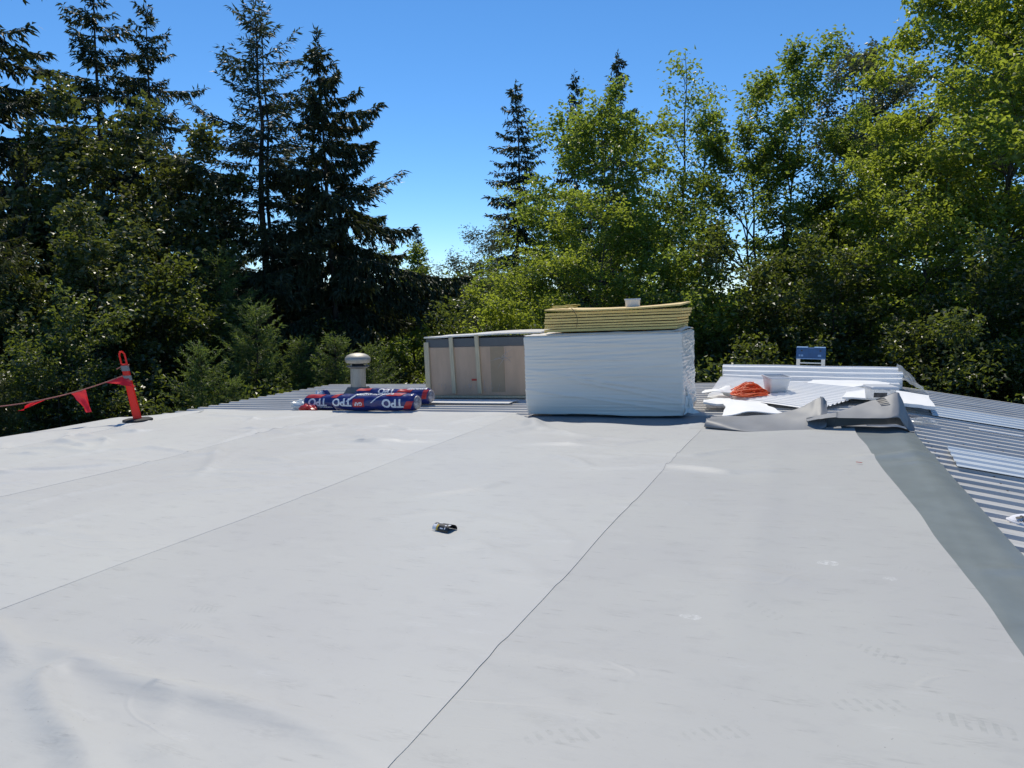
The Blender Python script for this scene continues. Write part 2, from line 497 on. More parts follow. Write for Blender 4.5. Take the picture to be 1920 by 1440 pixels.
def wrinkles(X, Y):
    Z = vnoise(X * 0.55, Y * 0.45, 11) * 0.014 + vnoise(X * 1.3 + 5, Y * 1.0, 12) * 0.006 + vnoise(X * 2.2, Y * 3.4, 13) * 0.0018
    for (pl, amp, wd) in ridges:
        best = np.full(X.shape, 9.0); par = np.zeros(X.shape)
        tot = len(pl) - 1
        for i in range(tot):
            ax, ay = pl[i]; bx, by = pl[i + 1]
            dx, dy = bx - ax, by - ay
            t = np.clip(((X - ax) * dx + (Y - ay) * dy) / (dx * dx + dy * dy), 0, 1)
            d = np.hypot(X - ax - t * dx, Y - ay - t * dy)
            u = d < best
            best = np.where(u, d, best); par = np.where(u, (i + t) / tot, par)
        Z = Z + 1.35 * amp * np.exp(-(best / wd) ** 2) * (0.25 + 0.75 * np.sin(np.pi * np.clip(par, 0, 1)) ** 0.7)
    return Z

def edge_x(y):   # right hand edge of the white sheet along the ridge
    y = np.asarray(y, float)
    return np.interp(y, [-2, 3.08, 4.11, 6.07, 8, 9.4, 10.45, 11.2], [1.0, 0.98, 0.93, 0.78, 0.62, 0.52, 0.43, 0.40]) + vnoise(y * 1.7, y * 0 + 3, 4) * 0.012

LIFT = 0.04
def sheet(name, label, xl, xr, yend, off, y_start=-1.6, far_fn=None, ridge_drop=False):
    nx = max(12, int((np.max(xr(np.array([0., 5., 10.]))) - xl) / 0.045)); ny = int((yend + 1.6) / 0.045)
    U, V = np.meshgrid(np.linspace(0, 1, nx), np.linspace(0, 1, ny))
    Yn = y_start + V * (yend - y_start)
    xrv = xr(Yn)
    Xn = xl + U * (xrv - xl)
    if far_fn is not None:
        fe = far_fn(Xn)
        Yn = y_start + V * (fe - y_start)
    Z = roofz(Xn) + LIFT + off + wrinkles(Xn, Yn)
    d = (xrv - Xn)
    Z += 0.0016 * np.exp(-(d / 0.05) ** 2) * (0.6 + 0.8 * vnoise(Yn * 1.3, Yn * 0, 21))    # free edge lifts a little
    if far_fn is not None:
        Z += 0.02 * np.exp(-((fe - Yn) / 0.12) ** 2) * (0.6 + vnoise(Xn * 1.4, Xn * 0, 23))
    if ridge_drop:
        Z -= 0.010 * sm(0.6, 1.0, Xn)
    if off > 0.004: Z[:, -1] -= 0.0024          # well rolled-down edge
    o = MB().grid(Xn, Yn, Z, 0.0035).build(name, M['membrane'], smooth=True, auto=40)
    o['grazing_gain'] = 1.0 + 26.0 * off  # base colour raised sheet by sheet leftwards, standing in for grazing light
    return tag(o, label, 'roofing membrane', 'white membrane sheets laid side by side')

cst = lambda v: (lambda y: np.full(np.shape(y), v) + vnoise(np.asarray(y) * 0.9, np.asarray(y) * 0 + v, 31) * 0.012)
sheet('membrane_sheet', 'white membrane sheet at the right, edged by the dark grey strip', -1.6, edge_x, 10.5, 0.0, ridge_drop=True,
      far_fn=lambda x: 10.43 + vnoise(x * 1.6, x * 0, 41) * 0.10)
sheet('membrane_sheet', 'white membrane sheet carrying the small curled black label', -4.65, cst(-1.43), 10.6, 0.003,
      far_fn=lambda x: 10.62 + vnoise(x * 1.1, x * 0, 42) * 0.05 + 0.75 * sm(-3.9, -4.5, x))
sheet('membrane_sheet', 'white membrane sheet in front of the blue wrapped rolls', -7.77, cst(-4.5), 11.4, 0.006,
      far_fn=lambda x: 11.42 + vnoise(x * 1.1, x * 0, 43) * 0.06)
sheet('membrane_sheet', 'white membrane sheet reaching the bare ribs behind the red post', -10.85, cst(-7.62), 11.3, 0.009,
      far_fn=lambda x: 11.36 + vnoise(x * 1.1, x * 0, 44) * 0.06)
sheet('membrane_sheet', 'narrow white membrane sheet along the left eave under the red post', -12.02, cst(-10.72), 10.6, 0.012,
      far_fn=lambda x: 10.35 + 0.75 * sm(-12, -10.7, x) + vnoise(x * 2, x * 0, 45) * 0.06)

# ------------------------------------------------------------------ grey membrane pieces
M['grey'] = mat('grey_membrane', (0.215, 0.242, 0.244), 0.36, var=0.10, vscale=3, bump=0.08, bscale=14, spec=0.5)
M['grey_pale'] = mat('grey_membrane_back', (0.235, 0.238, 0.245), 0.5, var=0.10, vscale=3, bump=0.10, bscale=9, spec=0.3)
ys = np.linspace(-1.2, 10.75, 260); us = np.linspace(0, 1, 26)
U, Yg = np.meshgrid(us, ys)
xi = edge_x(Yg) - 0.14
xo = np.interp(Yg, [-1.2, 3, 5.77, 8, 10.7], [1.60, 1.42, 1.30, 1.20, 1.11])
Xg = xi + U * (xo - xi)
Zg = roofz(Xg) + 0.028 + wrinkles(Xg, Yg) * sm(1.05, 0.85, Xg) - 0.010 * sm(0.6, 1.0, Xg)
Zg += 0.018 * np.exp(-((U - 0.78) / 0.16) ** 2) + vnoise(Xg * 3, Yg * 0.8, 51) * 0.010 * U + vnoise(Xg * 2, Yg * 2.6, 52) * 0.005 * U
for (yy, a, wd) in ((9.0, 0.022, 0.10), (5.3, 0.016, 0.07), (8.5, 0.014, 0.06)):
    Zg += a * np.exp(-((Yg - yy - 0.25 * (U - 0.5)) / wd) ** 2) * sm(0.25, 0.6, U)
tag(MB().grid(Xg, Yg, Zg, 0.003).build('membrane_strip', M['grey'], smooth=True, auto=40),
    'dark grey-green membrane strip along the right edge of the white sheets', 'roofing membrane')

xs_ = np.linspace(-4.35, 0.6, 90); ys_ = np.linspace(10.1, 11.75, 26)
Xg, Yg = np.meshgrid(xs_, ys_)
Zg = roofz(Xg) + 0.002 + vnoise(Xg * 1.5, Yg * 1.5, 55) * 0.006
tag(MB().grid(Xg, Yg, Zg, 0.003).build('membrane_underlay', M['grey_pale'], smooth=True, auto=40),
    'grey membrane lying in the shadow before the white wrapped pallet', 'roofing membrane')

# the loose far end of the strip, rolled back on itself: two tapering open rolls
def loft(stations, n=70, m=44):
    """sheet through stations (x, [(y, z)...]) smoothed along and across; z is measured from the roof"""
    K = len(stations[0][1])
    xs_ = np.array([q[0] for q in stations]); P = np.array([q[1] for q in stations], float)
    def smooth(a, t):                      # Catmull-Rom along axis 0
        k = len(a); f = t * (k - 1); i = np.clip(f.astype(int), 0, k - 2); u = (f - i)
        p0 = a[np.maximum(i - 1, 0)]; p1 = a[i]; p2 = a[i + 1]; p3 = a[np.minimum(i + 2, k - 1)]
        u = u.reshape((-1,) + (1,) * (a.ndim - 1))
        return 0.5 * (2 * p1 + (p2 - p0) * u + (2 * p0 - 5 * p1 + 4 * p2 - p3) * u ** 2 + (3 * p1 - p0 - 3 * p2 + p3) * u ** 3)
    ts = np.linspace(0, 1, n); tc_ = np.linspace(0, 1, m)
    X = smooth(xs_, ts); A = smooth(P, ts)                     # n,K,2
    B = smooth(np.swapaxes(A, 0, 1), tc_)                      # m,n,2
    Xg = np.broadcast_to(X[None], (m, n)) + 0.012 * vnoise(np.arange(n)[None] * 0.2 + np.zeros((m, 1)), np.arange(m)[:, None] * 0.2 + np.zeros((1, n)), 7)
    return Xg, B[..., 0], roofz(Xg) + np.maximum(B[..., 1], 0.002) + 0.03
flap = thing('membrane_flap', 'loose grey membrane end curled up and folded beside the white foam boards', 'roofing membrane', (0, 0, 0))
def left_st(x, yf, h, r):
    return (x, [(yf + 0.06, r * 0.9), (yf - 0.01, r * 0.25), (yf - 0.04, r), (yf + 0.05, r * 1.8 + 0.015), (yf + 0.30, 0.50 * h + r), (yf + 0.56, 0.96 * h), (yf + 0.60, h), (yf + 0.63, 0.90 * h), (yf + 0.70, 0.2 * h)])
L_ = loft([left_st(-1.40, 10.40, 0.08, 0.055), left_st(-1.15, 10.30, 0.10, 0.035), left_st(-0.85, 10.22, 0.12, 0.010), left_st(-0.50, 10.27, 0.15, 0.006), left_st(-0.22, 10.36, 0.22, 0.01), left_st(-0.02, 10.44, 0.33, 0.02), left_st(0.04, 10.46, 0.35, 0.03), left_st(0.10, 10.50, 0.28, 0.05)], 80, 60)
a_o = MB().grid(L_[0], L_[1], L_[2] + 0.006 * vnoise(L_[0] * 5, L_[1] * 6, 17)).build('curled_end', M['grey_pale'], flap, smooth=True)
a_o.modifiers.new('thickness', 'SOLIDIFY').thickness = 0.003
def right_st(x, y, h, lean=0.34, lip=0.52):
    return (x, [(y - 0.10, (lip - 0.03) * h), (y - 0.09, lip * h), (y + 0.03, (lip + 0.13) * h), (y + lean - 0.04, 0.96 * h), (y + lean, h), (y + lean + 0.03, 0.93 * h), (y + lean + 0.09, 0.6 * h), (y + lean + 0.14, 0.0)])
R_ = loft([right_st(-0.14, 10.60, 0.13, 0.06, 0.8), right_st(0.0, 10.54, 0.17, 0.06, 0.85), right_st(0.20, 10.50, 0.21, 0.08, 0.85), right_st(0.25, 10.49, 0.22, 0.14, 0.78), right_st(0.50, 10.47, 0.30, 0.30, 0.58), right_st(0.75, 10.46, 0.37, 0.38, 0.50), right_st(0.90, 10.50, 0.43, 0.40, 0.46), right_st(0.96, 10.55, 0.39, 0.34, 0.36), right_st(1.04, 10.62, 0.20, 0.20, 0.10), right_st(1.13, 10.68, 0.03, 0.08, 0.1)], 110, 60)
b_o = MB().grid(R_[0], R_[1], R_[2] + 0.006 * vnoise(R_[0] * 5, R_[1] * 6, 18)).build('folded_end', M['grey_pale'], flap, smooth=True)
b_o.modifiers.new('thickness', 'SOLIDIFY').thickness = 0.003
M['ink'] = mat('dark_ink', (0.035, 0.035, 0.04), 0.6)

# ------------------------------------------------------------------ lettering helper
def text_mesh(txt, size, bold=0.0, cut=None):
    c = bpy.data.curves.new('lettering', 'FONT')
    c.body = txt; c.size = size; c.offset = bold; c.resolution_u = 3
    c.align_x = 'CENTER'; c.align_y = 'CENTER'
    o = bpy.data.objects.new('lettering', c)
    COL.objects.link(o)
    dg = bpy.context.evaluated_depsgraph_get()
    me = bpy.data.meshes.new_from_object(o.evaluated_get(dg))
    bpy.data.objects.remove(o)
    bm = bmesh.new(); bm.from_mesh(me)
    if cut:
        for v in np.arange(-size * 0.75, size * 0.75, cut):
            bmesh.ops.bisect_plane(bm, geom=bm.verts[:] + bm.edges[:] + bm.faces[:], plane_co=(0, v, 0), plane_no=(0, 1, 0))
    V = np.array([v.co[:] for v in bm.verts]).reshape(-1, 3)
    bm.verts.index_update()
    F = [[v.index for v in f.verts] for f in bm.faces]
    bm.free(); bpy.data.meshes.remove(me)
    return V, F

# batch print on the lit upper face of the fold
for k in range(7):
    x0 = 0.70 + 0.013 * k; yy = 10.90 - 0.040 * k
    Pq = []
    for (dx, dy) in ((-0.05, -0.012), (0.05, -0.006), (0.05, 0.012), (-0.05, 0.006)):
        X_, Y_, Z_ = R_
        dd = (X_ - x0 - dx) ** 2 + (Y_ - yy - dy) ** 2 + 4 * (Z_ < rz(0.8) + 0.2)
        q = np.unravel_index(np.argmin(dd), dd.shape)
        Pq.append((x0 + dx, yy + dy, Z_[q] + 0.008))
    MB().raw(Pq, [(0, 1, 2, 3)]).build('batch_print', M['ink'], b_o)

# ------------------------------------------------------------------ white wrapped pallet of boards
M['wrap'] = mat('white_stretch_wrap', (0.88, 0.80, 0.69), 0.34, var=0.03, vscale=2, bump=0.08, bscale=12, spec=0.5, stretch=(0.3, 1, 5))
M['foam'] = mat('white_foam', (0.86, 0.86, 0.85), 0.75, var=0.03, vscale=8, bump=0.1, bscale=90)
PX0, PX1, PY0, PY1 = -4.37, -1.85, 11.45, 12.67
tilt = math.atan(SL)
pallet = thing('wrapped_pallet', 'white stretch wrapped pallet of insulation under the yellow boards', 'pallet', ((PX0 + PX1) / 2, PY0, rz((PX0 + PX1) / 2)), (0, -tilt, 0))
HX = (PX1 - PX0) / 2; HD = PY1 - PY0; ZB, ZT = 0.045, 1.30
wr = np.random.default_rng(3)
folds = [(wr.uniform(ZB, ZT), wr.normal(0, 0.045), wr.uniform(-HX, HX), wr.uniform(0.5, 1.8), wr.uniform(0.0025, 0.008), wr.uniform(0.010, 0.024)) for _ in range(46)]
folds += [(0.55, -0.16, 0.1, 1.3, 0.012, 0.02), (0.42, -0.2, 0.4, 1.2, 0.010, 0.02), (0.30, -0.13, -0.2, 1.3, 0.012, 0.018), (1.0, 0.05, -0.2, 1.4, 0.01, 0.02), (0.92, 0.07, 0, 1.2, 0.01, 0.02)]
def wrapdisp(s, z):
    d = np.zeros(np.shape(s))
    for (z0, sl, s0, ln, a, wd) in folds:
        d = d + a * np.exp(-((z - z0 - sl * (s - s0)) / wd) ** 2) * np.exp(-((s - s0) / ln) ** 4)
    return d
per = []
rc = 0.05
def corner(cx, cy, a0):
    return [(cx + rc * math.cos(a0 + t), cy + rc * math.sin(a0 + t)) for t in np.linspace(0, math.pi / 2, 6)]
def lineto(a, b, n):
    return [(a[0] + (b[0] - a[0]) * i / n, a[1] + (b[1] - a[1]) * i / n) for i in range(1, n)]
cs = [corner(-HX + rc, rc, math.pi), corner(HX - rc, rc, 1.5 * math.pi), corner(HX - rc, HD - rc, 0), corner(-HX + rc, HD - rc, 0.5 * math.pi)]
for i in range(4):
    per += cs[i] + lineto(cs[i][-1], cs[(i + 1) % 4][0], (110, 50)[i % 2])
per = np.array(per)
nz_ = 130
zs = np.linspace(ZB, ZT, nz_)
S = np.arange(len(per))
V = []
nrmx = np.clip((np.abs(per[:, 0]) - (HX - rc)) / rc, 0, 1) * np.sign(per[:, 0])
nrmy = np.where(per[:, 1] < rc, -(rc - per[:, 1]) / rc, np.where(per[:, 1] > HD - rc, (per[:, 1] - HD + rc) / rc, 0))
sidec = np.where(np.abs(nrmx) > 0.7, (per[:, 1] - HD / 2) * 2, per[:, 0])
for k, z in enumerate(zs):
    d = 0.75 * wrapdisp(sidec, z) + 0.0035 * abs(math.sin(math.pi * (z - ZB) / 0.052)) - 0.012 + 0.006 * vnoise(sidec * 2, np.full(len(per), z * 3), 61)
    right = (nrmx > 0.7)
    d = d + right * (0.008 * vnoise(per[:, 1] * 6 + z * 8, np.full(len(per), z * 3), 62))
    bulge = 0.02 * math.exp(-((z - ZB) / 0.10) ** 2)
    low = right * 0.03 * np.exp(-((z - 0.18) / 0.12) ** 2) * (0.6 + vnoise(per[:, 1] * 9, np.full(len(per), z * 14), 63))
    tp = 0.035 * sm(ZT - 0.05, ZT, z) ** 2
    V.append(np.stack([per[:, 0] + nrmx * (d + low - tp - bulge), per[:, 1] + nrmy * (d - tp - bulge), np.full(len(per), z) + (0.018 * vnoise(per[:, 0] * 2.5, per[:, 1] * 2.5, 64) if k == 0 else 0)], -1))
V = np.concatenate(V)
npz = len(per)
Q = []
for k in range(nz_ - 1):
    for i in range(npz):
        j = (i + 1) % npz
        Q.append((k * npz + i, k * npz + j, (k + 1) * npz + j, (k + 1) * npz + i))
Q.append(tuple(range(npz - 1, -1, -1)))
MB().raw(V, Q).build('wrap_sides', M['wrap'], pallet, smooth=True, auto=60)
X, Y = np.meshgrid(np.linspace(-HX + 0.012, HX - 0.012, 90), np.linspace(0.012, HD - 0.012, 46))
ed = np.minimum(np.minimum(X + HX, HX - X), np.minimum(Y, HD - Y))
Z = ZT + 0.012 * sm(0, 0.08, ed) + 0.012 * vnoise(X * 4, Y * 6, 66) * sm(0, 0.06, ed) + 0.05 * np.exp(-(((X - HX + 0.06) / 0.06) ** 2 + ((Y - HD * 0.5) / 0.5) ** 2))
MB().grid(X, Y, Z - 0.002).build('wrap_top', M['wrap'], pallet, smooth=True)
for (x0, x1) in ((-HX + 0.35, -HX + 0.6), (-0.15, 0.1), (HX - 0.6, HX - 0.35)):
    MB().box(x0, x1, 0.30, HD - 0.12, 0.0, ZB + 0.02).build('foam_foot', M['foam'], pallet)
# gathered plastic tail at the lower right corner
X, Y = np.meshgrid(np.linspace(0, 1, 24), np.linspace(0, 1, 20))
tz = 0.08 + Y * 0.35
tx = HX - 0.01 + X * 0.16 * (1 - Y) * (1 + 0.4 * vnoise(Y * 6, X * 3, 67)) + 0.015
ty = 0.02 + X * 0.10 + Y * 0.25 + 0.04 * vnoise(X * 7, Y * 7, 68)
MB().grid(tx, ty, tz + 0.03 * vnoise(X * 5, Y * 5, 69)).build('wrap_tail', M['wrap'], pallet, smooth=True)

# ------------------------------------------------------------------ yellow insulation boards stacked on the pallet
M['yellow'] = mat('yellow_foam_board', (0.92, 0.64, 0.22), 0.8, var=0.10, vscale=6, bump=0.15, bscale=60)
M['facer'] = mat('board_facer', (0.80, 0.60, 0.28), 0.75, var=0.06, vscale=5)
BX0, BX1 = -4.05, -1.93
zb = ZT + 0.035
cx = (BX0 + BX1) / 2
names = ['lowest', 'second lowest', 'third from the bottom', 'fourth from the bottom', 'fifth from the bottom', 'sixth from the bottom', 'seventh from the bottom']
bt = [0.048, 0.038, 0.038, 0.038, 0.045, 0.038, 0.045]
z = zb
for i in range(7):
    o = thing('insulation_board', 'flat yellow insulation board, %s of the stack on the white pallet' % names[i], 'insulation board',
              (cx + [0.0, 0.0, 0.01, 0.0, 0.012, 0.015, 0.02][i], PY0 + 0.16 + random.uniform(-0.012, 0.012), rz(cx)), (0, -tilt, random.uniform(-0.004, 0.004)), 'yellow boards stacked on the white pallet')
    hx = (BX1 - BX0) / 2
    if i < 4: x1 = hx - 0.02 + 0.004 * i
    else: x1 = hx + 0.012 * (i - 3)
    t = bt[i]
    X, Y = np.meshgrid(np.linspace(-hx, x1, 30), np.linspace(0, 1.0, 6))
    dz = 0.004 * vnoise(X * 1.6, Y * 1.3, 70 + i)
    MB().grid(X, Y, z + t - 0.006 + dz * 0.4, t - 0.012).build('foam_core', M['yellow'], o)
    MB().grid(X + 0.0, Y * 1.004 - 0.002, z + t - 0.0035 + dz * 0.4, 0.002).build('facer', M['facer'], o)
    z += t + (0.006 if i in (2, 4) else 0.0015)
ztop = z
# bowed cover board on top, corner lifted on the right
o = thing('insulation_board', 'bowed pale yellow board curling up at both ends on top of the stack', 'insulation board', (cx + 0.01, PY0 + 0.13, rz(cx)), (0, -tilt, 0.004), 'yellow boards stacked on the white pallet')
X, Y = np.meshgrid(np.linspace(-1.04, 1.09, 60), np.linspace(0, 1.0, 10))
bow = 0.030 + 0.045 * np.clip((X - 0.05) / 1.0, 0, 1) ** 2 * (0.6 + 0.4 * Y) + 0.03 * np.clip((-X - 0.2) / 0.85, 0, 1) ** 1.6 + 0.02 * Y
MB().grid(X, Y, ztop + bow - 0.003, 0.020).build('foam_core', M['yellow'], o, smooth=True, auto=30)
MB().grid(X, Y, ztop + bow, 0.0025).build('facer', M['facer'], o, smooth=True, auto=30)
board_top = ztop + 0.06 + rz(cx)

# twine bundle at the left end of the stack
M['twine'] = mat('yellow_twine', (0.52, 0.40, 0.11), 0.75, var=0.25, vscale=30)
tw = MB(); tr_ = np.random.default_rng(4)
for k in range(26):
    c = np.array([tr_.normal(0, 0.07), tr_.normal(0, 0.05), 0.015 + abs(tr_.normal(0, 0.012))])
    a, b = tr_.uniform(0.05, 0.16), tr_.uniform(0.03, 0.07)
    ph, ti = tr_.uniform(0, 6.28), tr_.normal(0, 0.35)
    t = np.linspace(0, 2 * np.pi * 0.85, 16)
    p = np.stack([a * np.cos(t + ph), b * np.sin(t + ph), 0.02 + 0.03 * np.sin(t + ph + 1) * ti + 0.012], -1) + c
    p[:, 2] = np.maximum(p[:, 2], 0.005)
    tw.tube(p, 0.006, 4)
o = thing('twine_bundle', 'tangled yellow twine on the left end of the board stack', 'twine', (-3.80, PY0 + 0.24, board_top - 0.065), (0, -tilt, 0))
tw.build('coils', M['twine'], o, smooth=True)
t = np.linspace(0, 1, 14)
MB().tube(np.stack([0.14 + 0.12 * np.sin(t * 2.2), -0.08 - 0.10 * np.minimum(t * 3, 1), 0.03 - 0.30 * t ** 1.4], -1), 0.006, 4).build('hanging_end', mat('dark_twine', (0.14, 0.10, 0.05), 0.8), o, smooth=True)

# white tub on top of the boards
M['tub'] = mat('milky_plastic', (0.66, 0.68, 0.72), 0.35, var=0.03, vscale=6)
o = thing('plastic_tub', 'small white plastic tub standing on the bowed yellow board', 'tub', (-2.83, PY0 + 0.78, board_top - 0.005), (0, -tilt, 0))
MB().lathe([(0.108, 0), (0.112, 0.004), (0.122, 0.105), (0.119, 0.105), (0.106, 0.008)], 28).build('body', M['tub'], o, smooth=True, auto=40)
MB().lathe([(0.1235, 0.106), (0.131, 0.107), (0.131, 0.124), (0.127, 0.129), (0.0, 0.130)], 28).build('rim', M['tub'], o, smooth=True, auto=40)

# ------------------------------------------------------------------ brown crate with battens
M['carton'] = mat('film_over_brown_card', (0.57, 0.39, 0.26), 0.30, var=0.12, vscale=2.2, bump=0.25, bscale=5, spec=0.6, stretch=(2.5, 1, 0.6))
M['card_dark'] = mat('dark_grey_card', (0.11, 0.115, 0.12), 0.35, var=0.1, vscale=3, bump=0.1, bscale=8)
M['batten'] = mat('raw_timber', (0.60, 0.51, 0.34), 0.75, var=0.18, vscale=5, bump=0.2, bscale=40, stretch=(8, 8, 0.8))
M['film'] = mat('wrinkled_clear_film', (0.55, 0.52, 0.50), 0.2, spec=0.6)
crate = thing('crate', 'brown film wrapped crate with timber battens behind the white pallet', 'crate', (-7.46, 13.92, rz(-7.46)), (0, -tilt, 0))
CW, CD = 2.46, 1.22
MB().box(0, CW, 0.03, CD, 0.05, 1.03, 0.012).build('carton', M['carton'], crate)
MB().box(0.003, CW - 0.003, 0.033, CD - 0.003, 1.032, 1.20, 0.008).build('top_band', M['card_dark'], crate)
X, Y = np.meshgrid(np.linspace(-0.02, CW + 0.06, 50), np.linspace(0.0, CD + 0.02, 16))
MB().grid(X, Y, 1.212 + 0.07 * sm(0, 1.6, X) * (0.6 + 0.4 * np.sin(Y * 2.2)) + 0.006 * vnoise(X * 3, Y * 4, 81) + 0.03, 0.028).build('top_sheet', M['wrap'], crate, smooth=True, auto=40)
for (x, z0, z1, lean) in ((0.035, 0.0, 1.14, 0.0), (0.60, 0.09, 1.235, 0.012), (1.17, 0.09, 1.27, 0.012)):
    b = MB().box(x - 0.042, x + 0.042, -0.012, 0.027, z0, z1, 0.005)
    b.v = [(p[0] + lean * (0.6 - p[2]) * 2, p[1], p[2]) for p in b.v]
    b.build('batten', M['batten'], crate)
MB().box(-0.035, -0.003, 0.0, CD, 0.02, 1.13, 0.004).build('end_batten', M['batten'], crate)
MB().box(0.02, CW, 0.02, CD - 0.02, 0.0, 0.048).build('base_rail', M['batten'], crate)
M['pale_card'] = mat('tan_card', (0.37, 0.27, 0.17), 0.4, var=0.08, vscale=3)
MB().box(1.43, 1.72, 0.024, 0.0295, 0.12, 1.02).build('tan_panel', M['pale_card'], crate)
fl = MB(); frn = np.random.default_rng(9)
for k in range(9):
    a = frn.uniform(-2.9, 1.2); l = frn.uniform(0.10, 0.34)
    s = np.linspace(0, 1, 6)
    c0 = np.array([1.66, 0.0225, 0.80])
    p = np.stack([c0[0] + s * l * math.cos(a) + 0.06 * np.sin(s * 3 + k), np.full(6, 0.0225), np.clip(c0[2] + s * l * math.sin(a) * 0.8, 0.1, 1.18)], -1)
    fl.tube(p, [0.003, 0.004, 0.0035, 0.003, 0.002, 0.001], 4)
fl.build('film_wrinkles', M['film'], crate, smooth=True)
fl = MB()
for k in range(34):
    x0 = frn.uniform(0.05, 1.6); s = np.linspace(0, 1, 5); zz = frn.uniform(0.1, 0.26)
    fl.tube(np.stack([x0 + 0.02 * s, np.full(5, 0.0255), zz + s * frn.uniform(0.03, 0.1)], -1), [0.001, 0.003, 0.004, 0.003, 0.001], 4)
tag(fl.build('film_gathers', M['film'], crate, smooth=True), kind='stuff')
M['red_mark'] = mat('red_print', (0.5, 0.05, 0.03), 0.5)
MB().box(1.00, 1.11, 0.0225, 0.0285, 0.345, 0.385, 0.002).build('printed_mark', M['red_mark'], crate)

# ------------------------------------------------------------------ light sheets lying on the ribs
M['sheet_blue'] = mat('pale_blue_metal', (0.62, 0.67, 0.71), 0.4, metal=0.05, var=0.05, vscale=2)
def flat_sheet(name, label, x0, x1, y0, y1, dz, m, cat, ribs=True, skew=0.0, group=None):
    if ribs:
        pr = []
        y = y0
        while y < y1 - 0.01:
            pr += [(y, 0), (y + 0.10, 0), (y + 0.120, 0.022), (y + 0.185, 0.022), (y + 0.204, 0)]
            y += 0.305
        pr.append((min(y, y1), 0))
    else:
        pr = [(y0, 0), (y0 + 0.004, 0.012), (y1 - 0.004, 0.012), (y1, 0)]
    V = []
    k = 8
    for s in range(k):
        for (y, z) in pr:
            x = x0 + (x1 - x0) * s / (k - 1) + skew * (y - y0)
            V.append((x, y, rz(x) + dz + z))
    m_ = len(pr)
    F = [(s * m_ + i, (s + 1) * m_ + i, (s + 1) * m_ + i + 1, s * m_ + i + 1) for s in range(k - 1) for i in range(m_ - 1)]
    o = MB().raw(V, F).build(name, m)
    o.modifiers.new('gauge', 'SOLIDIFY').thickness = 0.003
    return tag(o, label, cat, group)
flat_sheet('metal_sheet', 'long pale blue ribbed sheet lying on the right slope behind', 1.58, 6.2, 12.85, 13.95, 0.004, M['sheet_blue'], 'metal sheet', skew=0.06, group='pale blue sheets on the right slope')
flat_sheet('metal_sheet', 'pale blue ribbed sheet in the middle of the right slope', 1.34, 6.4, 8.86, 9.80, 0.004, M['sheet_blue'], 'metal sheet', skew=0.05, group='pale blue sheets on the right slope')
flat_sheet('metal_sheet', 'pale blue sheet corner at the right edge below the white cap', 1.44, 6.0, 5.35, 6.02, 0.004, M['sheet_blue'], 'metal sheet', skew=-0.02, group='pale blue sheets on the right slope')
M['white_metal'] = mat('white_painted_metal', (0.88, 0.87, 0.85), 0.35, var=0.03, vscale=3)
flat_sheet('metal_sheet', 'flat white metal strip lying under the front of the brown crate', -7.75, -5.3, 13.05, 13.55, 0.004, M['white_metal'], 'metal sheet', ribs=False)
flat_sheet('metal_sheet', 'narrow white offcut strip lying across ribs on the right slope', 1.93, 2.56, 11.98, 12.05, 0.004, M['white_metal'], 'metal strip', ribs=False)

# ------------------------------------------------------------------ stack of white flashing at the far end
def channel(name, label, x0, x1, y0, y1, z, h, lip, yaw=0.0, seed=0):
    """a long folded white metal length: vertical front, flat top with a bead, back lip"""
    cxm = (x0 + x1) / 2
    o = thing(name, label, 'metal flashing', (cxm, y0, rz(cxm)), (0, -tilt * 0.3, yaw), 'white flashing lengths stacked at the far end')
    d = y1 - y0
    pr = [(0.0, z), (0.0, z + h * 0.45), (-lip, z + h * 0.5), (-lip, z + h * 0.95), (0.012, z + h), (d * 0.28, z + h), (d * 0.30, z + h + 0.018), (d * 0.42, z + h + 0.018), (d * 0.44, z + h), (d, z + h), (d, z)]
    V = []
    for s in range(10):
        x = (x0 - cxm) + (x1 - x0) * s / 9
        wob = 0.004 * math.sin(s * 1.3 + seed)
        V += [(x, y, zz + wob) for (y, zz) in pr]
    m_ = len(pr)
    F = [(s * m_ + i, (s + 1) * m_ + i, (s + 1) * m_ + i + 1, s * m_ + i + 1) for s in range(9) for i in range(m_ - 1)]
    b = MB().raw(V, F).build('folded_length', M['white_metal'], o)
    b.modifiers.new('gauge', 'SOLIDIFY').thickness = 0.002
    M.setdefault('cut_end', mat('cut_sheet_ends', (0.60, 0.64, 0.70), 0.5))
    for sx in (-1, 1):
        xx = sx * (x1 - x0) / 2
        MB().box(xx - 0.008 if sx > 0 else xx + 0.002, xx - 0.002 if sx > 0 else xx + 0.008, 0.012, d - 0.012, z + 0.004, z + h - 0.006).build('end_closure', M['cut_end'], o)
channel('flashing', 'lowest and nearest white flashing length under the ladder shadow', -1.75, 1.36, 15.58, 15.86, 0.005, 0.13, 0.03, 0.015, 1)
channel('flashing', 'second white flashing length up, behind the nearest one', -1.80, 1.42, 15.88, 16.14, 0.005, 0.20, 0.03, 0.012, 2)
channel('flashing', 'third white flashing length up, just before the ladder', -1.84, 1.46, 16.16, 16.42, 0.005, 0.27, 0.03, 0.010, 3)
channel('flashing', 'highest white flashing length, at the back against the ladder', -1.88, 1.40, 16.44, 16.72, 0.005, 0.34, 0.03, 0.008, 4)

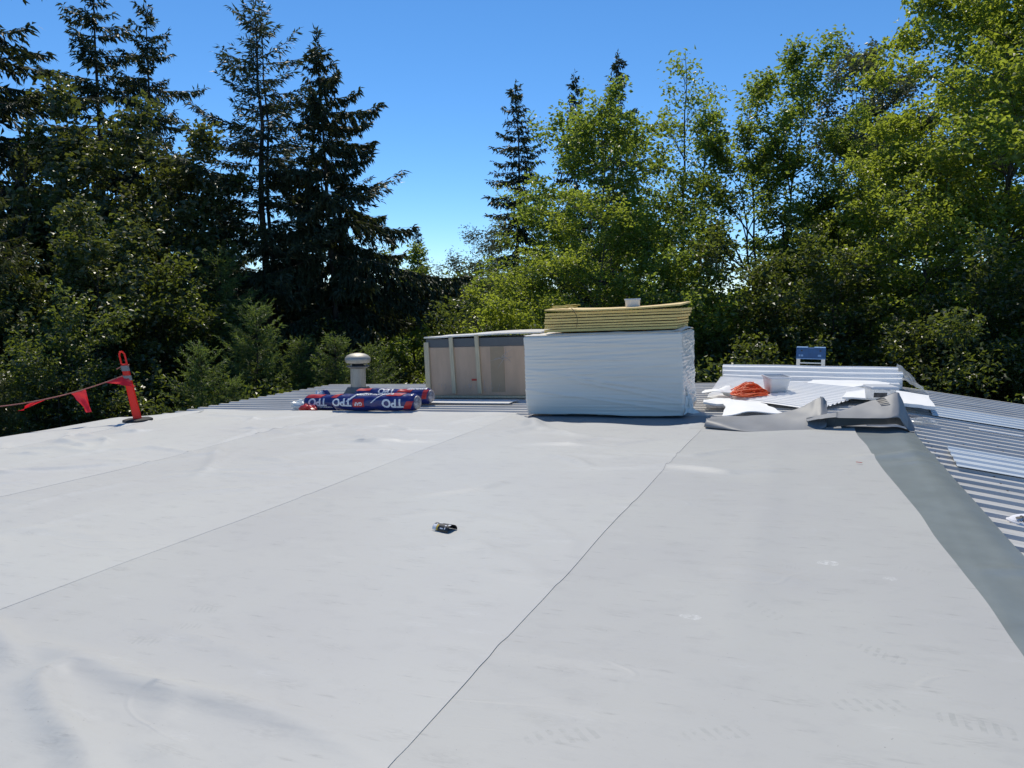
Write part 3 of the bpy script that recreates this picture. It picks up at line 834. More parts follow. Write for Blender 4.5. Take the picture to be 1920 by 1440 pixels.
# clear plastic draped off the right end of the flashing
M['clear'] = mat('cloudy_plastic_film', (0.62, 0.64, 0.64), 0.25, spec=0.6)
def film_mix(m, a):
    t, N, L, p = nodes(m)
    tr = N.new('ShaderNodeBsdfTransparent'); mx = N.new('ShaderNodeMixShader'); mx.inputs[0].default_value = a
    L.new(p.outputs[0], mx.inputs[1]); L.new(tr.outputs[0], mx.inputs[2]); L.new(mx.outputs[0], N['Material Output'].inputs[0])
film_mix(M['clear'], 0.45)
U, Vv = np.meshgrid(np.linspace(0, 1, 30), np.linspace(0, 1, 30))
X = 1.38 + U * 0.50 + 0.03 * vnoise(U * 5, Vv * 4, 91)
Y = 15.9 + Vv * 0.95 + 0.03 * vnoise(U * 4, Vv * 5, 92)
Z = roofz(X) + 0.41 * (1 - U ** 1.3) * (0.45 + 0.55 * Vv) + 0.012 + 0.03 * np.abs(vnoise(U * 6, Vv * 6, 93))
tag(MB().grid(X, Y, Z).build('plastic_film', M['clear'], smooth=True), 'cloudy plastic film draped off the right end of the flashing stack', 'plastic film')

# ------------------------------------------------------------------ white ribbed panel laid diagonally and foam sheets
M['white_panel'] = mat('white_ribbed_panel', (0.90, 0.89, 0.87), 0.45, var=0.03, vscale=3)
panel = thing('ribbed_panel', 'white narrow-ribbed panel lying diagonally under the orange cord', 'panel', (-1.83, 13.95, rz(-1.83) + 0.03))
pc = [np.array(q, float) for q in ((-0.02, 0, 0.0), (1.80, -1.62, 0.0), (2.80, 0.42, 0.07), (0.02, 1.56, 0.20))]     # front left, front right, back right, back left
nr = 16
V = []; m_ = 0
prt = []
for i in range(nr):
    t0 = i / nr
    prt += [(t0, 0.0), (t0 + 0.50 / nr, 0.0), (t0 + 0.60 / nr, 0.020), (t0 + 0.90 / nr, 0.020)]
prt.append((1.0, 0.0))
m_ = len(prt)
for s_ in range(12):
    u = s_ / 11
    for (t, z) in prt:
        p_ = pc[0] * (1 - u) * (1 - t) + pc[1] * u * (1 - t) + pc[2] * u * t + pc[3] * (1 - u) * t
        V.append((p_[0], p_[1], p_[2] + z + SL * p_[0] + 0.02 * math.sin(u * 3.1)))
F = [(s_ * m_ + i, (s_ + 1) * m_ + i, (s_ + 1) * m_ + i + 1, s_ * m_ + i + 1) for s_ in range(11) for i in range(m_ - 1)]
b = MB().raw(V, F).build('ribbed_face', M['white_panel'], panel)
b.modifiers.new('gauge', 'SOLIDIFY').thickness = 0.003

def foam_sheet(label, pts, dz, th=0.02, curl=0.02, seed=0, n=18, name='foam_sheet'):
    """sheet over four world corners a,b,c,d"""
    a, b, c, d = [np.array(p, float) for p in pts]
    U, Vv = np.meshgrid(np.linspace(0, 1, n), np.linspace(0, 1, n))
    P = (a[None, None] * ((1 - U) * (1 - Vv))[..., None] + b * (U * (1 - Vv))[..., None] + c * (U * Vv)[..., None] + d * ((1 - U) * Vv)[..., None])
    rag = 0.025 * vnoise(U * 5 + seed, Vv * 5, seed)
    Z = roofz(P[..., 0]) + dz + curl * vnoise(U * 2.2 + seed, Vv * 2.2, seed + 1) + 0.6 * curl
    o = MB().grid(P[..., 0] + rag, P[..., 1] + rag, Z, th).build(name, M['foam'], smooth=True, auto=35)
    return tag(o, label, 'foam sheet', 'loose white foam sheets')
foam_sheet('crumpled white foam sheet lying between the pallet and the curled grey flap', [(-1.26, 11.32), (-0.45, 11.45), (-0.85, 12.8), (-1.44, 13.0)], 0.06, 0.012, 0.05, 3)
foam_sheet('thin white foam sheet folded under the crumpled one near the pallet', [(-1.25, 11.15), (-0.35, 11.25), (-0.40, 11.9), (-1.20, 11.8)], 0.02, 0.010, 0.02, 6)
foam_sheet('large white foam sheet against the flashing right of the plastic box', [(-0.30, 14.75), (1.05, 14.55), (1.20, 15.50), (-0.10, 15.4)], 0.13, 0.02, 0.05, 9)
foam_sheet('white foam sheet under the lidded bucket', [(0.35, 13.3), (1.20, 13.1), (1.25, 14.5), (0.50, 14.7)], 0.10, 0.025, 0.02, 12)
foam_sheet('white foam sheet sticking out over the ribs at the right', [(1.08, 12.75), (1.60, 12.85), (1.72, 14.6), (1.12, 14.5)], 0.11, 0.05, 0.02, 15)
foam_sheet('pale foam offcut hidden in the shade beside the white pallet', [(-1.72, 12.4), (-1.30, 12.45), (-1.34, 13.0), (-1.76, 12.95)], 0.10, 0.03, 0.03, 18)
foam_sheet('white sheet bulging up beside the right side of the pallet', [(-1.84, 13.1), (-1.35, 13.1), (-1.45, 13.9), (-1.84, 13.9)], 0.10, 0.012, 0.10, 21)

# ------------------------------------------------------------------ orange cord heap
M['cord'] = mat('orange_cord', (0.85, 0.13, 0.025), 0.5, var=0.12, vscale=20)
cd = MB(); cr = np.random.default_rng(12)
for k in range(26):
    t = np.linspace(0, 2 * np.pi, 26)
    ph = cr.uniform(0, 6.28)
    a, b = cr.uniform(0.16, 0.36), cr.uniform(0.05, 0.20)
    an = 0.55 + cr.normal(0, 0.35)
    xx = a * np.cos(t + ph) + 0.03 * np.sin(3 * t + ph); yy = b * np.sin(t + ph) + 0.03 * np.cos(2 * t + ph)
    x = xx * math.cos(an) - yy * math.sin(an) + cr.normal(0, 0.05)
    y = xx * math.sin(an) + yy * math.cos(an) + cr.normal(0, 0.06)
    zz = 0.012 + 0.26 * np.exp(-(x * x + y * y) / 0.07) * cr.uniform(0.1, 1.0) + 0.02 * np.abs(np.sin(2 * t + ph * 3))
    cd.tube(np.stack([x, y, zz], -1), 0.0105, 5, cap=False)
tag(cd.build('extension_cord', M['cord'], smooth=True), 'heap of orange cord on the white ribbed panel', 'cord').location = (-1.12, 13.72, rz(-1.12) + 0.075)

# ------------------------------------------------------------------ plastic containers
M['milky'] = mat('translucent_plastic', (0.70, 0.72, 0.74), 0.25, spec=0.5)
film_mix(M['milky'], 0.5)
o = thing('plastic_container', 'square translucent plastic container beside the orange cord', 'container', (-0.70, 13.98, rz(-0.70) + 0.125), (0.05, 0, 0.42))
b = MB()
h, r0, r1 = 0.27, 0.15, 0.19
def rsq(r, z, rc=0.05, n=5):
    P = []
    for (sx, sy, a0) in ((1, 1, 0), (-1, 1, 90), (-1, -1, 180), (1, -1, 270)):
        for k in range(n):
            t = R(a0 + 90 * k / (n - 1))
            P.append((sx * (r - rc) + rc * math.cos(t), sy * (r - rc) + rc * math.sin(t), z))
    return P
rings = [rsq(r0, 0), rsq(r0 + 0.004, 0.01), rsq(r1, h), rsq(r1 - 0.005, h), rsq(r0 - 0.003, 0.012)]
k = len(rings[0])
F = [(i * k + j, i * k + (j + 1) % k, (i + 1) * k + (j + 1) % k, (i + 1) * k + j) for i in range(4) for j in range(k)]
F += [tuple(range(k - 1, -1, -1)), tuple(4 * k + j for j in range(k))]
b.raw(sum(rings, []), F).build('tub', M['milky'], o, smooth=True, auto=40)
rings = [rsq(r1 + 0.001, h - 0.02), rsq(r1 + 0.016, h - 0.018), rsq(r1 + 0.016, h + 0.006), rsq(r1 - 0.004, h + 0.008), rsq(r1 - 0.006, h - 0.002)]
F = [(i * k + j, i * k + (j + 1) % k, (i + 1) * k + (j + 1) % k, (i + 1) * k + j) for i in range(4) for j in range(k)]
MB().raw(sum(rings, []), F).build('rim', M['tub'], o, smooth=True, auto=40)
M['fix'] = mat('screws_in_box', (0.22, 0.21, 0.20), 0.5, metal=0.4, var=0.5, vscale=40)
MB().box(-0.13, 0.13, -0.13, 0.13, 0.02, 0.10, 0.01).build('contents', M['fix'], o)

o = thing('bucket', 'lidded square white plastic bucket behind the peak of the grey flap', 'bucket', (0.86, 12.85, rz(0.86) + 0.125), (0, 0, 0.3))
rings = [rsq(0.16, 0), rsq(0.165, 0.01), rsq(0.185, 0.20), rsq(0.0 + 0.15, 0.205)]
k = len(rings[0])
F = [(i * k + j, i * k + (j + 1) % k, (i + 1) * k + (j + 1) % k, (i + 1) * k + j) for i in range(3) for j in range(k)] + [tuple(range(k - 1, -1, -1)), tuple(3 * k + j for j in range(k))]
MB().raw(sum(rings, []), F).build('body', M['milky'], o, smooth=True, auto=40)
rings = [rsq(0.196, 0.180), rsq(0.203, 0.183), rsq(0.203, 0.215), rsq(0.195, 0.222), rsq(0.16, 0.217)]
F = [(i * k + j, i * k + (j + 1) % k, (i + 1) * k + (j + 1) % k, (i + 1) * k + j) for i in range(4) for j in range(k)] + [tuple(4 * k + j for j in range(k))]
MB().raw(sum(rings, []), F).build('lid', M['tub'], o, smooth=True, auto=40)
MB().box(-0.162, 0.03, -0.186, -0.1835, 0.06, 0.13).build('paper_label', mat('dark_label', (0.10, 0.08, 0.07), 0.5, var=0.6, vscale=30), o)

# ------------------------------------------------------------------ ladder over the far edge
M['alu'] = mat('aluminium', (0.72, 0.73, 0.72), 0.35, metal=0.7, var=0.06, vscale=8)
M['blue_pl'] = mat('blue_plastic', (0.018, 0.09, 0.24), 0.4, var=0.15, vscale=9)
M['pale_blue'] = mat('pale_blue_edge', (0.20, 0.36, 0.60), 0.45)
lad = thing('ladder', 'aluminium ladder with a blue top rising over the far roof edge', 'ladder', (-0.19, 17.16, GROUND))
LX, LH = 0.235, 5.12
lean = 0.05
for s in (-1, 1):
    b = MB().box(s * LX - 0.035, s * LX + 0.035, -0.012, 0.013, 0.0, LH - 0.02)
    b.raw(*[(lambda q: (q.v, q.f))(MB().box(s * LX - 0.006 + s * 0.032, s * LX + 0.006 + s * 0.032, 0.0135, 0.085, 0.0, LH - 0.02))][0])
    b.v = [(x + 0.012 * s * (1 - zz / LH) * 6, y + (LH - zz) * lean - 0.1, zz) for (x, y, zz) in b.v]
    b.build('rail', M['alu'], lad)
for k in range(15):
    zz = LH - 0.30 - (14 - k) * 0.305
    yy = (LH - zz) * lean - 0.1 + 0.035
    e = 0.012 * (1 - zz / LH) * 6
    MB().box(-LX - e, LX + e, yy - 0.035, yy + 0.035, zz - 0.014, zz + 0.014, 0.004).build('rung', M['alu'], lad)
tp = MB().box(-0.285, 0.285, -0.15, 0.10, LH - 0.20, LH + 0.015, 0.015)
tcap = tp.build('top_cap', M['blue_pl'], lad)
for s in (-1, 1):
    MB().box(s * 0.17 - 0.11, s * 0.17 + 0.11, -0.154, 0.104, LH + 0.016, LH + 0.030, 0.005).build('cap_edge', M['pale_blue'], tcap)
MB().box(-0.285, 0.285, -0.156, -0.1515, LH - 0.215, LH - 0.195).build('cap_lip', M['pale_blue'], tcap)
for (x, zz, wd) in ((-0.22, LH - 0.14, 0.018), (-0.17, LH - 0.14, 0.02), (0.165, LH - 0.14, 0.032)):
    MB().box(x - wd, x + wd, -0.1560, -0.1512, zz - 0.02, zz + 0.02, 0.002).build('sticker', M['pale_blue'], tcap)
for x in (-0.18, 0.18):
    MB().box(x - 0.018, x + 0.018, -0.1555, -0.1512, LH - 0.055, LH - 0.025, 0.002).build('slot', M['ink'], tcap)

# ------------------------------------------------------------------ roof vent
M['galv'] = mat('galvanised_steel', (0.42, 0.40, 0.35), 0.58, metal=0.45, var=0.15, vscale=6, stretch=(6, 6, 1))
M['lead'] = mat('dull_flashing', (0.16, 0.16, 0.16), 0.6, metal=0.3, var=0.2, vscale=6)
vent = thing('roof_vent', 'galvanised mushroom vent on a square flashing behind the rolls', 'vent', (-9.74, 14.85, rz(-9.74) - 0.03))
V = []
for (r, z) in ((0.25, 0), (0.17, 0.17)):
    V += [(-r, -r, z), (r, -r, z), (r, r, z), (-r, r, z)]
MB().raw(V, [(k, (k + 1) % 4, 4 + (k + 1) % 4, 4 + k) for k in range(4)] + [(4, 5, 6, 7)]).build('base_flashing', M['lead'], vent)
MB().lathe([(0.17, 0.10), (0.172, 0.60), (0.16, 0.60)], 32).build('pipe', M['galv'], vent, smooth=True, auto=40)
MB().lathe([(0.165, 0.585), (0.255, 0.625), (0.262, 0.64), (0.255, 0.65), (0.168, 0.64)], 32).build('storm_band', M['lead'], vent, smooth=True, auto=40)
MB().lathe([(0.13, 0.62), (0.135, 0.74)], 24).build('throat', M['ink'], vent, smooth=True, auto=40)
MB().lathe([(0.21, 0.705), (0.262, 0.715), (0.285, 0.76), (0.292, 0.795), (0.280, 0.835), (0.235, 0.88), (0.16, 0.915), (0.07, 0.932), (0.0, 0.936)], 36).build('hood', M['galv'], vent, smooth=True, auto=50)
for k in range(3):
    a = k * 2.1 + 0.3
    MB().box(0.2 * math.cos(a) - 0.012, 0.2 * math.cos(a) + 0.012, 0.2 * math.sin(a) - 0.012, 0.2 * math.sin(a) + 0.012, 0.62, 0.72).build('strut', M['galv'], vent)

# ------------------------------------------------------------------ blue wrapped membrane rolls
M['navy'] = mat('navy_wrapper', (0.020, 0.026, 0.150), 0.28, var=0.15, vscale=6, bump=0.15, bscale=9, spec=0.6)
M['red'] = mat('red_print_wrapper', (0.52, 0.030, 0.028), 0.32, var=0.08, vscale=6)
M['white_ink'] = mat('white_print', (0.72, 0.73, 0.76), 0.35, var=0.05, vscale=9)
M['end_print'] = mat('gathered_wrapper_end', (0.02, 0.02, 0.06), 0.4, col2=(0.6, 0.58, 0.6), vscale=14)
def rolled(u, a, r, seed):
    """radius of the lumpy wrapper at length u and angle a"""
    return r * (1 + 0.075 * vnoise(u * 5 + seed, a * 1.6, seed) + 0.03 * vnoise(u * 17, a * 5 + seed, seed + 1))
def membrane_roll(label, cx, y, L, r, seed, prints, yaw=0.0):
    o = thing('membrane_roll', label, 'membrane roll', (cx, y, rz(cx) + (0.05 if y < 11.6 else 0.0) + r), (0, -tilt, yaw), 'blue wrapped rolls lying on the ribs')
    U, A = np.meshgrid(np.linspace(-L / 2, L / 2, 90), np.linspace(0, 2 * np.pi, 61))
    rr = rolled(U, A, r, seed)
    rr[-1] = rr[0]
    taper = 1 - 0.35 * np.clip((np.abs(U) - L / 2 + 0.07) / 0.07, 0, 1) ** 2
    rr *= taper
    wrapper = MB().grid(U, rr * np.cos(A), np.maximum(rr * np.sin(A) * 0.92, -r * 0.97)).build('wrapper', M['navy'], o, smooth=True)
    for s in (-1, 1):
        MB().lathe([(0.02, 0), (r * 0.72, 0.0), (r * 0.74, 0.004), (r * 0.66, 0.03), (0.05, 0.05)], 20).build('wrapper_end', M['navy'] if s < 0 else M['end_print'], o, smooth=True).matrix_basis = Matrix.Translation((s * (L / 2 - 0.012), 0, 0)) @ Matrix.Rotation(R(90) * s, 4, 'Y')
    def wrapP(u, v, a0, lift):
        a = a0 + v / r                       # angle measured from -Y (towards the camera) upwards
        ang = math.pi - a
        rr = float(rolled(np.array(u), np.array(ang % (2 * math.pi)), r, seed)) + lift
        return (u, rr * math.cos(ang), rr * math.sin(ang) * 0.92 + 0.002)
    for (kind, arg, u0, a0, size, m) in prints:
        if kind == 'text':
            V, F = text_mesh(arg, size, size * 0.035, cut=0.02)
            P = [wrapP(u0 - p[0], -p[1], R(a0), 0.0075) for p in V]
            MB().raw(P, F).build('lettering', M[m], wrapper)
        else:                                # a printed patch of wd x ht
            wd, ht, sk = arg
            nu, nv = 12, 8
            P = []; F = []
            for j in range(nv + 1):
                for i in range(nu + 1):
                    vv = (j / nv - 0.5) * ht
                    P.append(wrapP(u0 + (i / nu - 0.5) * wd + sk * vv, vv, R(a0), 0.0045))
            for j in range(nv):
                for i in range(nu):
                    F.append((j * (nu + 1) + i, j * (nu + 1) + i + 1, (j + 1) * (nu + 1) + i + 1, (j + 1) * (nu + 1) + i))
            MB().raw(P, F).build('printed_patch', M[m], wrapper, smooth=True)
    return o
membrane_roll('nearest navy and red wrapped roll, its lettering upside down', -7.20, 11.52, 1.64, 0.162, 5, [
    ('text', 'TPO', -0.60, 8, 0.205, 'white_ink'), ('patch', (0.23, 0.16, 0.0), -0.26, 2, 0, 'red'), ('text', 'GAF', -0.26, -4, 0.085, 'white_ink'),
    ('text', 'TPO', 0.42, 2, 0.215, 'white_ink'), ('text', 'EVERGUARD EXTREME', 0.02, 72, 0.075, 'white_ink'), ('patch', (0.30, 0.12, 0.5), 0.45, 72, 0, 'red'),
    ('patch', (0.12, 0.13, 0.7), -0.74, 62, 0, 'red'), ('patch', (0.14, 0.16, 0.6), 0.72, -14, 0, 'red'), ('patch', (0.25, 0.05, 0.4), -0.2, 96, 0, 'white_ink'), ('patch', (0.05, 0.20, 0.9), -0.40, 45, 0, 'white_ink'), ('patch', (0.03, 0.22, 1.2), 0.12, 40, 0, 'white_ink'), ('patch', (0.5, 0.04, 0.3), 0.45, 100, 0, 'white_ink')], 0.012)
membrane_roll('middle navy wrapped roll, lying behind the left end of the nearest roll', -8.10, 11.86, 1.60, 0.160, 11, [
    ('text', 'TPO', -0.47, 10, 0.21, 'white_ink'), ('text', 'TPO', 0.35, 10, 0.2, 'white_ink'), ('patch', (0.34, 0.11, 0.6), -0.55, 60, 0, 'red'), ('patch', (0.12, 0.14, 0.0), -0.08, 8, 0, 'red'), ('text', 'EVERGUARD', 0.12, 64, 0.08, 'white_ink'),
    ('text', 'THERMOPLASTIC MEMBRANE', -0.45, -28, 0.045, 'white_ink')], -0.01)
membrane_roll('farthest navy and red wrapped roll, nearest to the vent', -7.62, 12.85, 1.60, 0.165, 17, [
    ('patch', (0.30, 0.10, 0.3), -0.60, 62, 0, 'red'), ('text', 'TPO', -0.10, 45, 0.18, 'white_ink'), ('patch', (0.30, 0.10, 0.5), 0.30, 50, 0, 'red'), ('text', 'EVERGUARD', 0.55, 66, 0.075, 'white_ink'),
    ('patch', (0.6, 0.05, 0.2), 0.1, 92, 0, 'white_ink'), ('patch', (0.10, 0.2, 0.2), 0.74, 20, 0, 'red')], 0.02)

def crumple(name, label, cat, loc, size, m, seed, folds=1.0, parent=None):
    rr = np.random.default_rng(seed)
    U, A = np.meshgrid(np.linspace(0, 1, 22), np.linspace(0, 2 * np.pi, 25))
    prof = np.sin(np.pi * U) ** 0.6
    r = prof * (0.75 + 0.45 * folds * vnoise(U * 5 + seed, np.cos(A) * 2 + np.sin(A) * 1.3 + seed, seed))
    X = (U - 0.5) * size[0] * 2; Y = r * np.cos(A) * size[1]; Z = np.maximum(0.004, size[2] * (0.55 + r * np.sin(A) * 0.75))
    o = MB().grid(X, Y, Z).build(name, m, parent, smooth=False)
    o.location = loc
    if parent is None: tag(o, label, cat)
    return o
M['silver'] = mat('pale_grey_film', (0.55, 0.60, 0.63), 0.3, var=0.1, vscale=6)
crumple('plastic_wrapper', 'crumpled pale grey plastic at the left end of the rolls', 'wrapper', (-9.15, 12.0, rz(-9.15) - 0.01), (0.26, 0.16, 0.17), M['silver'], 3)
crumple('plastic_wrapper', 'crumpled red and white plastic scrap before the middle roll', 'wrapper', (-8.72, 11.62, rz(-8.7) - 0.01), (0.20, 0.12, 0.13), M['red'], 7)
o = thing('plastic_wrapper', 'bunched navy and white wrapping at the end of the middle roll', 'wrapper', (-8.90, 12.28, rz(-8.90) - 0.01))
crumple('bunched_film', '', '', (0.02, 0, 0), (0.19, 0.16, 0.30), M['navy'], 12, 1.2, o)
crumple('film_edge', '', '', (0.0, -0.03, 0.16), (0.12, 0.13, 0.17), M['white_ink'], 15, 1.3, o)
crumple('plastic_wrapper', 'torn clear wrapping lying on ribs beyond the flap peak', 'wrapper', (1.33, 11.72, rz(1.33) - 0.005), (0.20, 0.10, 0.07), M['clear'], 19, 1.5)
M['dark_scrap'] = mat('dark_scrap', (0.07, 0.085, 0.12), 0.5)
foam = foam_sheet('dark flat scrap lying under the right foam sheet', [(1.16, 12.3), (1.40, 12.28), (1.42, 12.52), (1.16, 12.52)], 0.005, 0.006, 0.004, 33, name='scrap')
foam.data.materials[0] = M['dark_scrap']
foam['category'] = 'scrap'; del foam['group']
o = MB().box(-0.30, 0.32, -0.06, 0.06, 0, 0.006).build('card_offcut', mat('dry_card', (0.42, 0.36, 0.16), 0.8))
o.location = (-6.15, 11.58, rz(-6.15) + 0.02); o.rotation_euler = (0, -tilt, -0.25)
tag(o, 'small yellowish card offcut at the right end of the nearest roll', 'offcut')

# ------------------------------------------------------------------ warning post and pennant line
M['post_red'] = leaf_mat('safety_red_plastic', (0.90, 0.036, 0.014), (0.92, 0.038, 0.016), (0.95, 0.06, 0.02), 0.42, 0.4)
M['reflect'] = mat('grey_reflective_band', (0.22, 0.22, 0.22), 0.4)
M['rubber'] = mat('black_rubber', (0.018, 0.018, 0.018), 0.7, bump=0.2, bscale=40)
post = thing('delineator_post', 'leaning red warning post with a looped top on a black rubber base', 'warning post', (-11.05, 9.92, rz(-11.05) + 0.046), (0, -tilt, 0.35))
V = []
for (r, z) in ((0.245, 0.0), (0.245, 0.045), (0.225, 0.058)):
    for k in range(8):
        t = R(22.5 + 45 * k)
        V.append((r * math.cos(t), r * math.sin(t), z))
F = [(i * 8 + k, i * 8 + (k + 1) % 8, (i + 1) * 8 + (k + 1) % 8, (i + 1) * 8 + k) for i in range(2) for k in range(8)] + [tuple(range(7, -1, -1)), tuple(16 + k for k in range(8))]
MB().raw(V, F).build('base', M['rubber'], post)
def leanx(b, a=-0.145):
    b.v = [(x + a * (z - 0.05), y, z) for (x, y, z) in b.v]
    return b
H0, H1 = 0.050, 0.985
def slab(z0, z1, w0, w1, t0=0.045, n=10):
    b = MB(); V = []
    prof = [(-1, -1), (-0.6, -1.25), (0.6, -1.25), (1, -1), (1, 1), (0.6, 1.25), (-0.6, 1.25), (-1, 1)]
    for (z, wd) in ((z0, w0), (z1, w1)):
        V += [(px * wd, py * t0 * 0.5, z) for (px, py) in prof]
    F = [(k, (k + 1) % 8, 8 + (k + 1) % 8, 8 + k) for k in range(8)] + [tuple(range(7, -1, -1)), tuple(8 + k for k in range(8))]
    return b.raw(V, F)
leanx(slab(H0, H1, 0.066, 0.055)).build('stem', M['post_red'], post)
leanx(slab(0.90, 0.995, 0.0605, 0.0585, 0.052)).build('upper_band', M['reflect'], post)
leanx(slab(0.735, 0.82, 0.0635, 0.0615, 0.052)).build('lower_band', M['reflect'], post)
hd = MB()
pts = [(-0.048, 0, 0.98), (-0.048, 0, 1.19), (-0.022, 0, 1.235), (0.022, 0, 1.235), (0.048, 0, 1.19), (0.048, 0, 0.98)]
for i in range(5):
    hd.tube([pts[i], pts[i + 1]], 0.0165, 6)
hd.tube([(-0.045, 0, 1.01), (0.045, 0, 1.01)], 0.018, 6)
leanx(hd).build('loop_handle', M['post_red'], post)
PT = np.array([-11.19, 9.88, rz(-11.05) + 0.046 + 0.84])
M['rope'] = mat('faded_red_rope', (0.42, 0.16, 0.13), 0.8, var=0.3, vscale=12)
M['flag'] = leaf_mat('red_pennant_vinyl', (0.66, 0.018, 0.03), (0.70, 0.025, 0.04), (0.80, 0.02, 0.03), 0.42, 0.3)
rope = thing('pennant_line', 'sagging red rope hung with three red pennants, tied to the red post', 'pennant line', tuple(PT))
end = np.array([-14.3, 6.6, 0.30]) - PT
t = np.linspace(0, 1, 60)
sag = lambda t: np.stack([end[0] * t, end[1] * t, end[2] * t - 1.9 * t * (1 - t) * 0.95], -1)
MB().tube(sag(t), 0.010, 5).build('rope', M['rope'], rope, smooth=True)
MB().tube([(0.02, -0.02, 0.14), (0.06, 0, 0.165), (-0.05, 0.0, 0.155), (-0.18, -0.06, 0.085)], 0.008, 5).build('knot_end', M['rope'], rope, smooth=True)
def pennant(s, wd, ln, swing, seed, twist=0.0):
    p0 = sag(np.array([s]))[0]; p1 = sag(np.array([s + wd / np.linalg.norm(end[:2])]))[0]
    U, Vv = np.meshgrid(np.linspace(0, 1, 12), np.linspace(0, 1, 14))
    half = (1 - Vv)
    mid = (p0 + p1) / 2
    base = p0[None, None] + (p1 - p0)[None, None] * U[..., None]
    P = base * half[..., None] + (mid + np.array(swing))[None, None] * Vv[..., None]
    P[..., 0] += 0.03 * vnoise(U * 3 + seed, Vv * 3, seed) * np.sqrt(Vv); P[..., 1] += 0.06 * vnoise(U * 3, Vv * 3 + seed, seed + 2) * np.sqrt(Vv)
    P[..., 2] -= 0.008
    MB().grid(P[..., 0], P[..., 1], P[..., 2]).build('pennant', M['flag'], rope, smooth=True)
pennant(0.0, 0.34, 0.3, (0.27, 0.10, -0.14), 1)
pennant(0.145, 0.22, 0.45, (0.12, 0.10, -0.36), 2)
pennant(0.275, 0.24, 0.3, (-0.20, -0.16, -0.15), 3)

# ------------------------------------------------------------------ small things on the membrane
# curled black label
M['label_black'] = mat('glossy_black_label', (0.012, 0.012, 0.014), 0.25)
M['label_yellow'] = mat('label_yellow', (0.62, 0.42, 0.05), 0.35)
M['label_white'] = mat('label_white', (0.75, 0.75, 0.78), 0.35)
M['label_inside'] = mat('label_underside', (0.012, 0.011, 0.012), 0.5)
lab = thing('curled_label', 'small curled black, white and yellow label lying on the white membrane', 'label', (-2.64, 5.16, rz(-2.64) + LIFT + 0.016), (0, 0, R(-14)))
def arc(mb, u0, u1, a0, a1, r, n=14, m=8, lift=0):
    U, A = np.meshgrid(np.linspace(u0, u1, m), np.linspace(R(a0), R(a1), n))
    k = 1 + 0.25 * (U + 0.08) / 0.16
    mb.grid(U - 0.02 * np.sin(A) * 0, (r * k + lift) * np.cos(A) * 1.25, (r * k + lift) * np.sin(A) * 0.92 + 0.0)
    return mb
card = arc(MB(), -0.078, 0.086, -8, 192, 0.036).build('card', M['label_inside'], lab, smooth=True)
card.modifiers.new('thickness', 'SOLIDIFY').thickness = 0.0015
for (u0, u1, a0, a1, m_) in ((-0.078, 0.086, 60, 190, 'label_black'), (-0.076, -0.040, 118, 190, 'label_white'), (-0.039, -0.022, 118, 188, 'label_yellow'), (-0.05, -0.012, 74, 92, 'label_white'),
                             (-0.06, -0.05, 96, 110, 'label_white'), (0.035, 0.052, 112, 124, 'label_white'), (0.0, 0.032, 150, 162, 'label_white'), (0.045, 0.055, 140, 160, 'label_white'), (0.06, 0.082, 96, 112, 'label_white')):
    arc(MB(), u0, u1, a0, a1, 0.036, lift=0.0012 if m_ == 'label_black' else 0.0022, m=14 if u1 - u0 > .1 else 5).build('printed_area', M[m_], card, smooth=True)
o = MB().box(-0.03, 0.03, -0.006, 0.006, 0, 0.004, 0.001).build('plastic_strip', M['red'])
o.location = (0.40, 8.3, rz(0.4) + LIFT + 0.013); o.rotation_euler = (0, 0, -0.35)
tag(o, 'tiny red plastic strip near the right edge of the white membrane', 'scrap')

# white cap with emblem on the ribs at the right edge
M['cloth'] = mat('white_cloth', (0.76, 0.76, 0.80), 0.8, bump=0.15, bscale=160)
cap = thing('cap', 'white cap with a black three-leaf emblem lying on the ribbed roof', 'cap', (1.575, 6.93, rz(1.575) - 0.02), (0, 0.12, R(-4)))
n = 40
prof = [(0.145, 0.0), (0.150, 0.010), (0.149, 0.022), (0.141, 0.030), (0.134, 0.034), (0.122, 0.060), (0.098, 0.083), (0.060, 0.098), (0.025, 0.103), (0.0, 0.104)]
def ell(b, sx=1.15, sy=0.90):
    b.v = [(x * sx, y * sy + 0.02 * math.sin(x * 9), z * 0.68 + 0.004 * math.sin(x * 22 + y * 13)) for (x, y, z) in b.v]
    return b
crown_ = ell(MB().lathe(prof[3:], n)).build('crown', M['cloth'], cap, smooth=True)
ell(MB().lathe(prof[:4] + [(0.133, 0.0335)], n)).build('sweatband', M['cloth'], cap, smooth=True)
def on_cap(u, v):
    # emblem lies on the flank of the crown that faces the camera and up
    y = -0.035 - 0.085 + v * 0.80; x = -0.105 + u
    rr = min(1.0, math.hypot(x / (0.136 * 1.15), y / (0.136 * 0.90)))
    z = float(np.interp(rr, [0, 0.2, 0.45, 0.74, 0.90, 1.0], [0.104, 0.103, 0.098, 0.083, 0.060, 0.034]))
    return (x, y + 0.02 * math.sin(x * 9), z * 0.68 + 0.010)
V, F = text_mesh('adidas', 0.036, 0.0012)
MB().raw([on_cap(p[0] + 0.02, p[1] + 0.022) for p in V], F).build('lettering', M['ink'], crown_)
def leafshape(cx, cy, ang, ln, wd):
    P = [(0, 0)]
    for s in np.linspace(0, 1, 9): P.append((ln * s, wd * math.sin(math.pi * s ** 1.2)))
    for s in np.linspace(1, 0, 9)[1:-1]: P.append((ln * s, -wd * math.sin(math.pi * s ** 1.2)))
    ca, sa = math.cos(ang), math.sin(ang)
    return [(cx + x * ca - y * sa, cy + x * sa + y * ca) for (x, y) in P]
